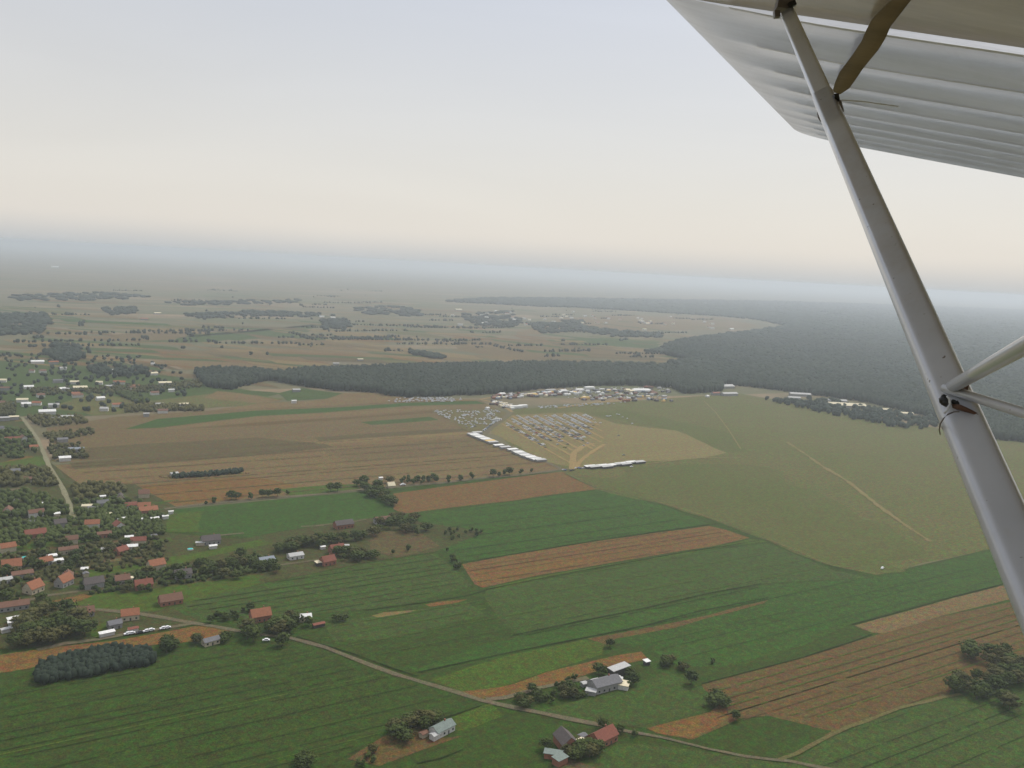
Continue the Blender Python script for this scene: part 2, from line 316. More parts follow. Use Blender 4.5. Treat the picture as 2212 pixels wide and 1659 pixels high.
patch('field', 'dgreen', [(1600, 1554), (1659, 1549), (1750, 1570), (1797, 1579), (1760, 1603), (1700, 1640), (1606, 1632), (1500, 1600), (1556, 1574)])
patch('field', 'mgreen', [(1700, 1655), (1784, 1598), (1896, 1552), (2060, 1500), (2400, 1440), (2600, 1800), (1700, 1800)])
patch('field', 'mgreen', [(1300, 1600), (1500, 1620), (1700, 1652), (1700, 1800), (1100, 1800), (1230, 1660)], jag=2)
patch('field', 'dtan', [(1190, 1660), (1230, 1640), (1290, 1660), (1270, 1720), (1170, 1720)], jag=2)
patch('field', 'brown2', [(750, 1640), (830, 1590), (900, 1570), (960, 1595), (1000, 1590), (900, 1625), (820, 1655)], jag=2)
patch('field', 'bgreen', [(960, 1560), (1010, 1535), (1060, 1520), (1090, 1545), (1030, 1570), (990, 1580)], jag=3)
patch('field', 'dgreen', [(-200, 1800), (-200, 1470), (75, 1470), (330, 1440), (628, 1385), (778, 1433), (990, 1500), (1040, 1518), (850, 1580), (700, 1660), (600, 1800)])
patch('field', 'orange', [(-100, 1470), (-100, 1428), (0, 1415), (112, 1399), (250, 1384), (375, 1362), (425, 1352), (487, 1357), (500, 1369), (425, 1386), (330, 1394), (250, 1402), (170, 1418), (60, 1445)], jag=2)
# village and the gardens
patch('village_ground', 'vill', [(-300, 1415), (-300, 900), (40, 895), (110, 1000), (170, 1045), (290, 1045), (380, 1095), (355, 1150), (520, 1165), (600, 1150), (830, 1115), (1050, 1150), (940, 1192), (780, 1217), (560, 1262), (360, 1310), (440, 1345), (375, 1360), (112, 1397)], jag=1)
patch('garden', 'bgreen', [(180, 1300), (330, 1272), (560, 1240), (560, 1262), (370, 1310), (330, 1322), (200, 1314)], jag=2)
patch('garden', 'bgreen', [(100, 1300), (180, 1286), (255, 1272), (260, 1284), (170, 1308)], jag=1)
patch('garden', 'orange', [(105, 1300), (180, 1284), (200, 1288), (150, 1306)], jag=1)
patch('garden', 'bgreen', [(0, 1180), (90, 1168), (230, 1140), (270, 1150), (150, 1180), (0, 1200)], jag=3)
patch('garden', 'bgreen', [(160, 1235), (300, 1215), (450, 1190), (560, 1165), (590, 1175), (400, 1215), (190, 1248)], jag=4)
patch('garden', 'bgreen', [(180, 1375), (230, 1340), (262, 1345), (220, 1378)], jag=1)
patch('garden', 'orange', [(0, 1000), (60, 985), (90, 990), (30, 1010)], jag=2)
patch('garden', 'bgreen', [(0, 1000), (90, 985), (110, 1000), (60, 1015), (0, 1020)], jag=3)
patch('garden', 'tan2', [(180, 1200), (260, 1190), (320, 1205), (230, 1215)], jag=4)
patch('garden', 'dtan', [(800, 1150), (900, 1145), (950, 1180), (860, 1205), (800, 1190)], jag=4)
patch('garden', 'bgreen', [(360, 1110), (440, 1105), (430, 1150), (360, 1150)], jag=3)
for k in range(95):
    x = random.uniform(-20, 360); y = random.uniform(905, 1270)
    if x > 120 and y < 1075 and x > 60+(y-900)*.6: continue
    dx = random.uniform(12, 45)*(y/1200); dy = random.uniform(1.5, 5)*(y/1000)**2; sk = -.09*dx
    patch('garden', random.choice(['bgreen', 'green', 'dtan', 'brown2', 'olive', 'tan2', 'dgreen', 'mgreen']), [(x, y), (x+dx, y+sk), (x+dx+dy*.8, y+sk+dy), (x+dy*.8, y+dy)], jag=.6, z=layer[0]+.001*(k+1))
layer[0] += .1
# farther left, the green belt in front of the wood
patch('meadow', 'mgreen', [(-200, 900), (-200, 780), (60, 775), (300, 790), (430, 830), (610, 850), (560, 868), (200, 898), (40, 900)], jag=10)
patch('field', 'olive', [(100, 880), (200, 850), (330, 866), (480, 848), (620, 862), (560, 875), (200, 898)], jag=8)
patch('field', 'tan', [(440, 860), (470, 845), (520, 850), (610, 866), (560, 872)], jag=4)
patch('field', 'mgreen', [(600, 850), (650, 838), (720, 848), (770, 852), (700, 862), (620, 866)], jag=2)
patch('field', 'tan', [(740, 850), (800, 848), (880, 860), (1000, 862), (1040, 866), (870, 868), (700, 878), (560, 884), (450, 888), (560, 872), (700, 864)], jag=2)
patch('field', 'tan', [(40, 770), (80, 745), (160, 738), (180, 760), (90, 775)], jag=10)
patch('field', 'tan', [(325, 772), (440, 758), (600, 752), (760, 760), (860, 768), (880, 775), (585, 790), (480, 790), (400, 800)], jag=12)
patch('field', 'ltan', [(778, 741), (928, 758), (1048, 771), (1040, 779), (960, 776), (878, 758), (800, 748)], jag=4)
patch('field', 'tan', [(1106, 725), (1300, 712), (1560, 712), (1650, 705), (1560, 688), (1350, 680), (1200, 690)], jag=20)
patch('field', 'tan2', [(1000, 735), (1200, 742), (1440, 756), (1470, 768), (1300, 775), (1100, 772), (980, 758)], jag=15)
patch('field', 'mgreen', [(1150, 735), (1300, 730), (1420, 735), (1430, 752), (1260, 748)], jag=15)
patch('field', 'mgreen', [(225, 735), (420, 722), (560, 715), (700, 700), (640, 725), (420, 740)], jag=20)
patch('field', 'tan2', [(225, 725), (330, 718), (420, 722), (380, 735), (260, 738)], jag=15)
for k in range(300):
    y = 632+random.random()**.8*158; x = random.uniform(-60, 1560)
    hz_ = 505+x*.0567
    if y < hz_+60 or (x > 820 and y < 662) or (x > 1430 and y > 725): continue
    sz = (y-hz_)/220; dx = random.uniform(60, 330)*sz; dy = random.uniform(2, 8)*sz*sz+.6; sl_ = random.choice((.04, .07, .11))
    patch('field', random.choice(['tan', 'tan2', 'ltan', 'ltan', 'mgreen', 'brown', 'dtan', 'tan', 'olive', 'orange', 'green']), [(x, y), (x+dx, y+sl_*dx), (x+dx+dy*3, y+sl_*dx+dy), (x+dy*3, y+dy)], jag=3, z=.06+k*.003)
# roads
M['lane'] = fieldmat('pale_village_lane', (.31, .29, .26), (.27, .25, .21), (.22, .2, .16), rows=.2, chroma=.05)
strip('village_lane', 'lane', [(47, 901), (82, 949), (107, 1009), (135, 1054), (150, 1089), (154, 1112), (160, 1121)], 4.6)
strip('field_road', 'road', [(515, 1364), (560, 1371), (628, 1379), (703, 1399), (778, 1429), (853, 1457), (928, 1479), (990, 1497), (1040, 1514), (1106, 1528), (1168, 1541), (1231, 1554), (1293, 1566)], 3.8)
M['road2'] = M['track']
strip('field_road', 'road', [(1293, 1566), (1340, 1578), (1388, 1586), (1431, 1594), (1531, 1619), (1606, 1634), (1659, 1641), (1709, 1646), (1759, 1656), (1850, 1672)], 2.6)
strip('field_track', 'track', [(1684, 1642), (1721, 1629), (1784, 1594), (1834, 1571), (1896, 1549), (1941, 1531), (2034, 1508), (2075, 1500)], 2.6)
strip('farm_track', 'road', [(1050, 1512), (1090, 1508), (1120, 1500), (1175, 1485), (1270, 1465)], 4)
strip('village_road', 'road', [(80, 1405), (140, 1391), (212, 1382), (275, 1370), (350, 1359), (390, 1352), (420, 1347)], 4)
strip('village_road', 'road', [(97, 1304), (150, 1312), (200, 1317), (250, 1321), (300, 1327), (340, 1333), (380, 1340), (420, 1347), (462, 1354), (515, 1364)], 4.5)
strip('village_road', 'road', [(30, 1303), (57, 1298), (107, 1287), (175, 1277), (245, 1268), (275, 1262)], 4)
strip('village_road', 'road', [(-60, 1064), (0, 1060), (62, 1056)], 9)
strip('village_road', 'track', [(154, 1113), (190, 1113)], 3)
strip('country_road', 'road', [(355, 1100), (410, 1093), (440, 1090), (553, 1079), (628, 1073), (703, 1067), (735, 1063), (778, 1058), (828, 1054), (878, 1049), (953, 1044), (1028, 1034), (1106, 1028), (1181, 1019), (1214, 1014), (1240, 1013)], 6)
strip('country_road', 'road', [(1214, 1014), (1181, 999), (1110, 970), (1040, 942)], 6)
strip('country_road', 'road', [(1043, 941), (1070, 918), (1096, 898), (1106, 889), (1090, 882)], 8)
strip('country_road', 'dirt', [(1106, 890), (1098, 884), (1085, 879), (1060, 868), (1037, 863), (1080, 856), (1106, 850)], 7)
strip('dirt_track', 'dirt', [(1238, 1014), (1237, 995), (1239, 980), (1256, 966), (1280, 958)], 9)
strip('dirt_track', 'dirt', [(1243, 1012), (1256, 994), (1280, 976), (1306, 960)], 6)
strip('dirt_track', 'dirt', [(1206, 882), (1281, 870), (1356, 864), (1420, 858)], 8)
strip('airfield_track', 'pale', [(1700, 955), (1744, 984), (1771, 1004), (1834, 1042), (1896, 1092), (1959, 1137), (2010, 1170)], 5, jag=1.2)
strip('airfield_track', 'pale', [(1520, 866), (1545, 890), (1575, 930), (1600, 970)], 2.2)
strip('airfield_track', 'pale', [(1392, 1003), (1500, 990), (1600, 988)], 3)
for pts in [[(475, 1157), (527, 1152)], [(683, 1136), (766, 1127), (791, 1122)], [(598, 1222), (660, 1214), (690, 1209)], [(700, 1136), (650, 1138)]]: strip('garden_path', 'road', pts, 3)
for pts in [[(1050, 1274), (1206, 1243), (1331, 1220), (1481, 1193), (1581, 1178), (1640, 1168)], [(1106, 1374), (1231, 1347), (1381, 1317), (1531, 1282), (1644, 1262)], [(903, 1453), (1106, 1409), (1269, 1377), (1394, 1352), (1506, 1322), (1659, 1292)],
            [(790, 1319), (903, 1304), (1003, 1289), (1050, 1276)], [(997, 1216), (1106, 1198), (1306, 1165), (1531, 1134)], [(1840, 1350), (1909, 1332), (2059, 1290), (2169, 1262)], [(1516, 1478), (1659, 1441), (1734, 1421), (1846, 1385), (1884, 1371)],
            [(1218, 1024), (1288, 1055), (1431, 1089), (1543, 1124), (1659, 1168), (1784, 1219), (1850, 1240)], [(640, 1376), (760, 1412), (850, 1445), (903, 1462)], [(1040, 1525), (960, 1552), (900, 1575)], [(1000, 1620), (950, 1640), (900, 1650)]]:
    strip('ditch', 'ditch', pts, .9 if pts[0][0] != 1218 else .6, jag=.9)
patch('parking_plot', 'plot', [Z8(215, 350), Z8(640, 335), Z8(745, 365), Z8(580, 505), Z8(480, 500), Z8(380, 440)], z=layer[0]+.01)
M['row'] = fieldmat('crop_row_green', (.03, .046, .016), (.04, .055, .02), chroma=.2); M['rowb'] = fieldmat('crop_row_brown', (.1, .07, .038), (.12, .08, .045), chroma=.2); M['rowg'] = fieldmat('crop_row_light', (.085, .12, .04), (.1, .12, .045), chroma=.2)
def rowlines(pts, gap, mat, wd=.7, dy=0.0):
    P = [G(x, y) for x, y in pts]; PP = [(p.x, p.y) for p in P]; cx = sum(p[0] for p in PP)/len(PP); cy = sum(p[1] for p in PP)/len(PP)
    ca, sa = math.cos(YAW0+dy), math.sin(YAW0+dy); m_ = MB(); o_ = -700
    while o_ < 700:
        o_ += gap*random.uniform(.5, 1.5); t_ = np.arange(-900, 900, 6.0); X = cx+ca*t_-sa*o_; Y = cy+sa*t_+ca*o_; ok = inpoly(X, Y, PP)
        w0 = wd*random.uniform(.5, 1.3)
        for i in range(len(t_)-1):
            if ok[i] and ok[i+1] and random.random() > .12:
                nx, ny = -sa*w0/2, ca*w0/2; z_ = layer[0]+.02
                m_.add([(X[i]+nx, Y[i]+ny, z_), (X[i]-nx, Y[i]-ny, z_), (X[i+1]-nx, Y[i+1]-ny, z_), (X[i+1]+nx, Y[i+1]+ny, z_)], [(0, 1, 2, 3)])
    if m_.v: o = m_.build('crop_rows', M[mat]); o['kind'] = 'structure'
rowlines([(-100, 1800), (-100, 1480), (75, 1490), (330, 1445), (628, 1392), (778, 1440), (990, 1505), (850, 1575), (700, 1650), (600, 1750)], 14, 'row')
rowlines([(-100, 1800), (-100, 1480), (75, 1490), (330, 1445), (628, 1392), (778, 1440), (990, 1505), (850, 1575), (700, 1650), (600, 1750)], 45, 'rowg', .8)
rowlines([(1516, 1482), (1659, 1445), (1884, 1378), (2200, 1300), (2300, 1400), (2060, 1478), (2040, 1500), (1834, 1565), (1659, 1543), (1556, 1568)], 12, 'rowg', 1.1)
rowlines([(1516, 1482), (1659, 1445), (1884, 1378), (2200, 1300), (2300, 1400), (2060, 1478), (2040, 1500), (1834, 1565), (1659, 1543), (1556, 1568)], 16, 'rowb', .9)
rowlines([(1120, 1374), (1381, 1322), (1644, 1268), (1900, 1250), (2130, 1195), (2200, 1250), (1846, 1343), (1560, 1438), (1400, 1398), (1266, 1374)], 18, 'row')
rowlines([(1050, 1280), (1206, 1248), (1481, 1198), (1659, 1176), (1800, 1234), (1644, 1258), (1381, 1313), (1120, 1370)], 20, 'rowg', 1.2)
rowlines([(370, 1310), (560, 1265), (780, 1222), (940, 1198), (1015, 1262), (780, 1316), (560, 1332)], 18, 'row')
rowlines([(790, 1324), (1040, 1284), (1095, 1368), (903, 1442), (660, 1378)], 17, 'rowg', .9)
rowlines([(910, 1114), (1106, 1086), (1288, 1062), (1500, 1125), (1306, 1163), (1000, 1212)], 22, 'row', .9)
rowlines([(1000, 1221), (1306, 1169), (1531, 1138), (1600, 1162), (1331, 1212), (1030, 1262)], 11, 'rowb', .8)
rowlines([(120, 1005), (553, 960), (1030, 938), (1181, 1002), (1028, 1032), (553, 1077), (380, 1092), (280, 1060)], 26, 'dtan', 2.2)
rowlines([(1700, 1660), (1896, 1556), (2300, 1460), (2300, 1750), (1700, 1750)], 13, 'row')
# worn rows in the parking field (zoom frame -> full frame)
PROW = [((700, 440), (1180, 715)), ((740, 412), (1190, 665)), ((775, 388), (1195, 628)), ((845, 395), (1225, 610)), ((905, 388), (1330, 615)), ((965, 385), (1350, 600)), ((1030, 383), (1390, 570)), ((1100, 380), (1410, 545)), ((1170, 378), (1400, 495)), ((1240, 378), (1380, 455))]
for a, b in PROW: strip('parking_track', 'dirt', [Z8(*a), Z8(*b)], 4, jag=.9)

# ------------------------------------------------------------------ foliage meshes
ICO_V = None
def ico():
    global ICO_V
    p = (1+5**.5)/2
    v = np.array([(-1,p,0),(1,p,0),(-1,-p,0),(1,-p,0),(0,-1,p),(0,1,p),(0,-1,-p),(0,1,-p),(p,0,-1),(p,0,1),(-p,0,-1),(-p,0,1)], float); v /= np.linalg.norm(v[0])
    f = np.array([(0,11,5),(0,5,1),(0,1,7),(0,7,10),(0,10,11),(1,5,9),(5,11,4),(11,10,2),(10,7,6),(7,1,8),(3,9,4),(3,4,2),(3,2,6),(3,6,8),(3,8,9),(4,9,5),(2,4,11),(6,2,10),(8,6,7),(9,8,1)])
    return v, f
IV, IF = ico()
def blobs(name, C, Rr, jit=.3, tint=None):
    """many lumpy leaf clumps in one mesh: C centres (n,3), Rr radii (n,3)"""
    n = len(C)
    base = np.repeat(IV[None], n, 0)*(1+rng.uniform(-jit, jit, (n, 12, 1)))
    ang = rng.uniform(0, 6.28, n); ca, sa = np.cos(ang)[:, None], np.sin(ang)[:, None]
    x = base[..., 0]*ca-base[..., 1]*sa; y = base[..., 0]*sa+base[..., 1]*ca
    V = np.stack([x, y, base[..., 2]], -1)*Rr[:, None, :]+C[:, None, :]
    F = (IF[None]+12*np.arange(n)[:, None, None]).reshape(-1, 3)
    me = bpy.data.meshes.new(name)
    me.vertices.add(n*12); me.vertices.foreach_set('co', V.reshape(-1).astype(np.float32))
    me.loops.add(len(F)*3); me.loops.foreach_set('vertex_index', F.reshape(-1).astype(np.int32))
    me.polygons.add(len(F)); me.polygons.foreach_set('loop_start', np.arange(0, len(F)*3, 3, dtype=np.int32))
    me.update(calc_edges=True)
    tt = rng.uniform(0, 1, n) if tint is None else tint
    at = me.attributes.new('tint', 'FLOAT', 'POINT'); at.data.foreach_set('value', np.repeat(tt, 12).astype(np.float32))
    return me
BANDS = [(0, 900, 4.5), (900, 2300, 8), (2300, 4000, 15), (4000, 7000, 27), (7000, 14000, 55), (14000, 40000, 120)]
def scatter(P, sc=1.0):
    P = [(p.x, p.y) for p in P]; xs = [p[0] for p in P]; ys = [p[1] for p in P]; out = []
    for d0, d1, s in BANDS:
        s *= sc
        y0 = max(min(ys), -2000); 
        if y0 > d1: continue
        gx = np.arange(max(min(xs), -d1), min(max(xs), d1), s); gy = np.arange(y0, min(max(ys), d1), s)
        if not len(gx) or not len(gy): continue
        X, Y = np.meshgrid(gx, gy); X = X.ravel()+rng.uniform(-.5, .5, X.size)*s; Y = Y.ravel()+rng.uniform(-.5, .5, Y.size)*s
        D = np.hypot(X, Y); k = (D >= d0) & (D < d1); X, Y = X[k], Y[k]
        k = inpoly(X, Y, P); X, Y = X[k], Y[k]
        out.append(np.stack([X, Y, np.full(len(X), s)], -1))
    return np.concatenate(out) if out else np.zeros((0, 3))
def wood(name, label, pts, h, mat='wood', sc=1.0, keep=1.0, near=None):
    q = scatter([G(x, y) for x, y in pts], sc)
    if keep < 1: q = q[rng.uniform(0, 1, len(q)) < keep]
    n = len(q)
    # soft age patches: gentle height waves plus a per-crown scatter
    hh = h*(.85+.1*np.sin(q[:, 0]/70)*np.cos(q[:, 1]/90)+rng.uniform(-.12, .12, n))
    C = np.stack([q[:, 0], q[:, 1], hh*.5], -1)
    rx = np.maximum(q[:, 2]*rng.uniform(.55, .85, n), h*rng.uniform(.26, .42, n)*(sc < .7))
    C[:, 2] += (sc < .7)*rng.uniform(-.1, .1, n)*h
    Rr = np.stack([rx, rx, hh*.55], -1)
    me = blobs(name, C, Rr, .28)
    o = link(name, me, M[mat]); tag(o, label, 'woodland' if h > 9 else 'hedge', None, 'stuff'); return o
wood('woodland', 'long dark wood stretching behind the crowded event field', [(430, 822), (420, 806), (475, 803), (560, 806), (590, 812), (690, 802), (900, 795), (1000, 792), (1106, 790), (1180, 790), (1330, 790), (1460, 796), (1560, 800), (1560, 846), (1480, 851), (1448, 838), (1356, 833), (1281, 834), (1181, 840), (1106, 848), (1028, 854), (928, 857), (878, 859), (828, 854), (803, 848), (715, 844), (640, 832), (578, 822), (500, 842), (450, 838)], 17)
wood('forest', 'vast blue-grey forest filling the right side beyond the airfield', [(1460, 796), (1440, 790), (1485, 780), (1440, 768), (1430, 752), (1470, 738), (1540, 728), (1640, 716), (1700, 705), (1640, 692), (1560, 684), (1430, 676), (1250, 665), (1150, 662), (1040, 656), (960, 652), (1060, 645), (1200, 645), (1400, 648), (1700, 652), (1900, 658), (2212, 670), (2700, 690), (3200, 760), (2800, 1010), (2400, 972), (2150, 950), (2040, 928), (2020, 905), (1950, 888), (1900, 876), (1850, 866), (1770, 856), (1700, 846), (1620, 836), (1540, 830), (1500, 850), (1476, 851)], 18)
FARW = [('dark wooded patch around distant farms at far left', [(-100, 700), (0, 680), (95, 678), (110, 700), (85, 722), (0, 725), (-100, 730)], .5),
        ('dark clump of trees beside the pale field at far left', [(95, 765), (120, 745), (165, 748), (185, 775), (130, 786)], .6),
        ('thin far tree belt above the left fields', [(215, 668), (290, 664), (300, 676), (240, 682)], .6),
        ('long faint tree belt left of the white far buildings', [(400, 680), (553, 672), (690, 678), (690, 686), (553, 684), (420, 692)], .6),
        ('tree clump just below the white far buildings', [(690, 692), (745, 690), (760, 708), (700, 714)], .8),
        ('far belt of woods left of centre near the horizon', [(758, 668), (830, 662), (915, 668), (910, 684), (800, 682)], .6),
        ('faint trees along the middle far villages', [(990, 680), (1106, 672), (1130, 695), (1106, 712), (1030, 705)], .4),
        ('broken wood right of the middle far villages', [(1140, 700), (1256, 692), (1260, 715), (1170, 722)], .6),
        ('narrow dark wood left of the big forest', [(1256, 704), (1330, 715), (1430, 722), (1430, 730), (1320, 728), (1260, 718)], .8),
        ('dark strip reaching left from the big forest', [(1395, 760), (1440, 754), (1490, 765), (1480, 772)], .9),
        ('thin hedge running to the top of the long wood', [(878, 762), (900, 760), (965, 772), (960, 778), (900, 770)], .9),
        ('dark hedge slanting through the meadows at left', [(250, 850), (285, 850), (322, 868), (312, 874), (280, 866)], .9),
        ('scrub belt along the hamlet left of the long wood', [(60, 842), (200, 838), (330, 836), (430, 822), (440, 836), (360, 848), (180, 852), (70, 856)], .35),
        ('scattered trees of the far left hamlet', [(180, 800), (240, 790), (330, 800), (330, 815), (230, 818)], .25),
        ('dark bushes beside the fields below the long wood', [(270, 880), (330, 876), (440, 880), (440, 888), (270, 892)], .5),
        ('trees around the left hamlet by the lane end', [(-60, 890), (0, 872), (35, 872), (30, 900), (-60, 905)], .7),
        ('low trees behind the white roofed house by the lane', [(50, 903), (100, 900), (180, 903), (190, 916), (90, 924)], .5),
        ('garden trees right of the upper lane', [(95, 940), (200, 928), (205, 940), (110, 956)], .6),
        ('garden trees right of the middle lane', [(100, 965), (180, 962), (190, 990), (120, 1000)], .45),
        ('garden trees left of the upper lane', [(-80, 930), (60, 930), (85, 975), (60, 990), (-80, 990)], .3),
        ('dense garden trees left of the middle lane', [(-80, 1015), (60, 1010), (105, 1015), (125, 1050), (60, 1052), (-80, 1055)], .5),
        ('trees at the field edge right of the lane', [(150, 1056), (200, 1046), (275, 1052), (278, 1070), (200, 1078), (160, 1085)], .6),
        ('dark trees left of the lane end', [(-80, 1068), (80, 1062), (140, 1085), (148, 1115), (-80, 1125)], .45),
        ('dark trees between the lane and the orange barn', [(160, 1085), (290, 1080), (320, 1095), (360, 1120), (300, 1130), (170, 1130)], .4),
        ('trees along the wood edge by the hangars', [(1640, 862), (1760, 874), (1860, 893), (1990, 915), (2030, 930), (1940, 925), (1800, 898)], .3),
 ('dark trees between the hangars at the forest edge', [(1740, 862), (1790, 868), (1900, 888), (2020, 905), (2030, 925), (1960, 912), (1860, 890), (1780, 882)], .3),
        ('faint small wood on the plain near the left horizon', [(0, 640), (200, 632), (330, 640), (300, 648), (50, 652)], .4),
        ('faint wooded line across the far plain', [(330, 655), (500, 650), (650, 648), (640, 655), (400, 662)], .4)]
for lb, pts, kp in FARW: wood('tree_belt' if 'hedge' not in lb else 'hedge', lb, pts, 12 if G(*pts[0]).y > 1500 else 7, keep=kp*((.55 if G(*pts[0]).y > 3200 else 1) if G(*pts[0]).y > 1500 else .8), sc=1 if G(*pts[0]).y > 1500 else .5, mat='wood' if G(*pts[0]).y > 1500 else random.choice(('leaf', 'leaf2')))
wood('thicket', 'dark flat-topped block of dense bushes in the bottom left field', [(78, 1476), (100, 1478), (200, 1461), (330, 1437), (334, 1425), (318, 1408), (230, 1408), (120, 1430), (84, 1445)], 6.5, sc=.5)
wood('hedgerow', 'narrow dark hedge strip alone in the tan field', [(368, 1034), (450, 1030), (525, 1022), (522, 1018), (450, 1024), (370, 1029)], 6, sc=.45)

qc, qr = [], []
for k in range(150):
    x = random.uniform(-60, 1500); y = 625+random.random()*150
    if y < 505+x*.0567+70 or (x > 800 and y < 664) or (x > 1400 and y > 725): continue
    p_ = G(x, y); a = YAW0+random.choice((0, 0, 0, 1.5, .3))+random.gauss(0, .08); L_ = random.choice((0, 15, 60, 150, 300))*random.uniform(.5, 1.5); m_ = int(L_/8)+random.choice((1, 2, 4))
    for t_ in range(m_):
        if random.random() < .25: continue
        d_ = L_*t_/m_; s_ = random.uniform(2.5, 5.5)
        qc.append((p_.x+math.cos(a)*d_+random.gauss(0, 4), p_.y+math.sin(a)*d_+random.gauss(0, 4), s_*.9)); qr.append((s_, s_, s_*random.uniform(.8, 1.3)))
tag(link('scattered_trees', blobs('scattered_trees', np.array(qc), np.array(qr), .4), M['wood']), 'broken tree lines and little copses dotting the far left plain', 'trees', None, 'stuff')
wood('scattered_trees', 'sparse trees dotting the meadows around the left hamlets', [(-300, 760), (300, 770), (430, 810), (420, 850), (300, 890), (-300, 900)], 8, keep=.03, sc=.7)
# individual trees
def tree_mesh(kind, seed):
    global rng
    keep = rng; rng = np.random.default_rng(seed)
    n = 46
    th = rng.uniform(0, 2*np.pi, n); u = rng.uniform(-.75, 1, n); rr = np.sqrt(np.clip(1-u*u, 0, 1))*rng.uniform(.45, 1, n)
    ax = {'round': (.40, .30, .62), 'tall': (.25, .38, .6), 'wide': (.5, .24, .55)}[kind]
    C = np.stack([np.cos(th)*rr*ax[0], np.sin(th)*rr*ax[0]*rng.uniform(.8, 1.1), ax[2]+u*ax[1]], -1)
    C += rng.normal(0, .02, C.shape)
    s = rng.uniform(.07, .15, n)
    Rr = np.stack([s, s, s*.8], -1)
    # loose outer leaf tufts
    m = 90
    th = rng.uniform(0, 2*np.pi, m); u = rng.uniform(-.8, 1, m); rr = np.sqrt(np.clip(1-u*u, 0, 1))
    k = rng.uniform(.95, 1.3, m)
    C2 = np.stack([np.cos(th)*rr*ax[0]*k, np.sin(th)*rr*ax[0]*k, ax[2]+u*ax[1]*k], -1)
    s2 = rng.uniform(.02, .05, m); R2 = np.stack([s2, s2, s2], -1)
    me = blobs('crown', np.concatenate([C, C2]), np.concatenate([Rr, R2]), .45)
    rng = keep
    t = MB(); t.tube((0, 0, 0), (.01, 0, .3), .028, .02, 7); t.tube((.01, 0, .3), (0, .01, .62), .02, .008, 6)
    for a in range(5):
        an = a*1.3; t.tube((.01, 0, .28+.05*a), (math.cos(an)*.22, math.sin(an)*.22, .5+.04*a), .011, .004, 5)
    return me, pymesh('trunk', t.v, t.f)
PROTO = {}
for kd in ('round', 'tall', 'wide'):
    for s_ in range(3):
        for mt in ('leaf', 'leaf2'):
            cm, tm = tree_mesh(kd, s_*7+len(kd)); cm.materials.append(M[mt]); tm.materials.append(M['trunk']); PROTO[(kd, s_, mt)] = (cm, tm)
TREES = []; SPECS = []
def tree(fx, fy, h, label, group, kind='round', mat='leaf', at=None):
    p_ = at or G(fx, fy)
    SPECS.append((h/(p_-CAMP).length, p_, h, label, group, kind, mat)); return
def make_tree(p_, h, label, group, kind, mat):
    cm, tm = PROTO[(kind, random.randrange(3), mat)]
    r = empty('bush' if h < 4.2 else 'tree', p_, random.uniform(0, 6.28)); s_ = h
    r.scale = (s_*random.uniform(.95, 1.25), s_*random.uniform(.95, 1.25), s_)
    tag(r, label, 'bush' if h < 4.2 else 'tree', group)
    for nm, me in (('crown', cm), ('trunk', tm)):
        o = bpy.data.objects.new(nm, me); COL.objects.link(o); o.parent = r
    TREES.append(p_); return r
def cluster(pts, n, h, label, group, kinds=('round', 'wide'), mats=('leaf', 'leaf', 'leaf2'), sep=.42):
    P = [G(x, y) for x, y in pts]; xs = [p.x for p in P]; ys = [p.y for p in P]; got = []; k = 0
    while len(got) < n and k < 6000:
        k += 1; x, y = random.uniform(min(xs), max(xs)), random.uniform(min(ys), max(ys))
        if not inpoly(np.array([x]), np.array([y]), [(p.x, p.y) for p in P])[0]: continue
        if any((x-g[0])**2+(y-g[1])**2 < (h*sep)**2 for g in got): continue
        if any((x-g[0])**2+(y-g[1])**2 < g[2]**2 for g in KEEP): continue
        got.append((x, y))
        tree(0, 0, h*random.uniform(.75, 1.2), label, group, random.choice(kinds), random.choice(mats), at=Vector((x, y, 0)))
KEEP = []
for d, wm in ROADS:
    for p_ in d[::1]:
        if p_.y < 1400: KEEP.append((p_.x, p_.y, wm/2+2.2))

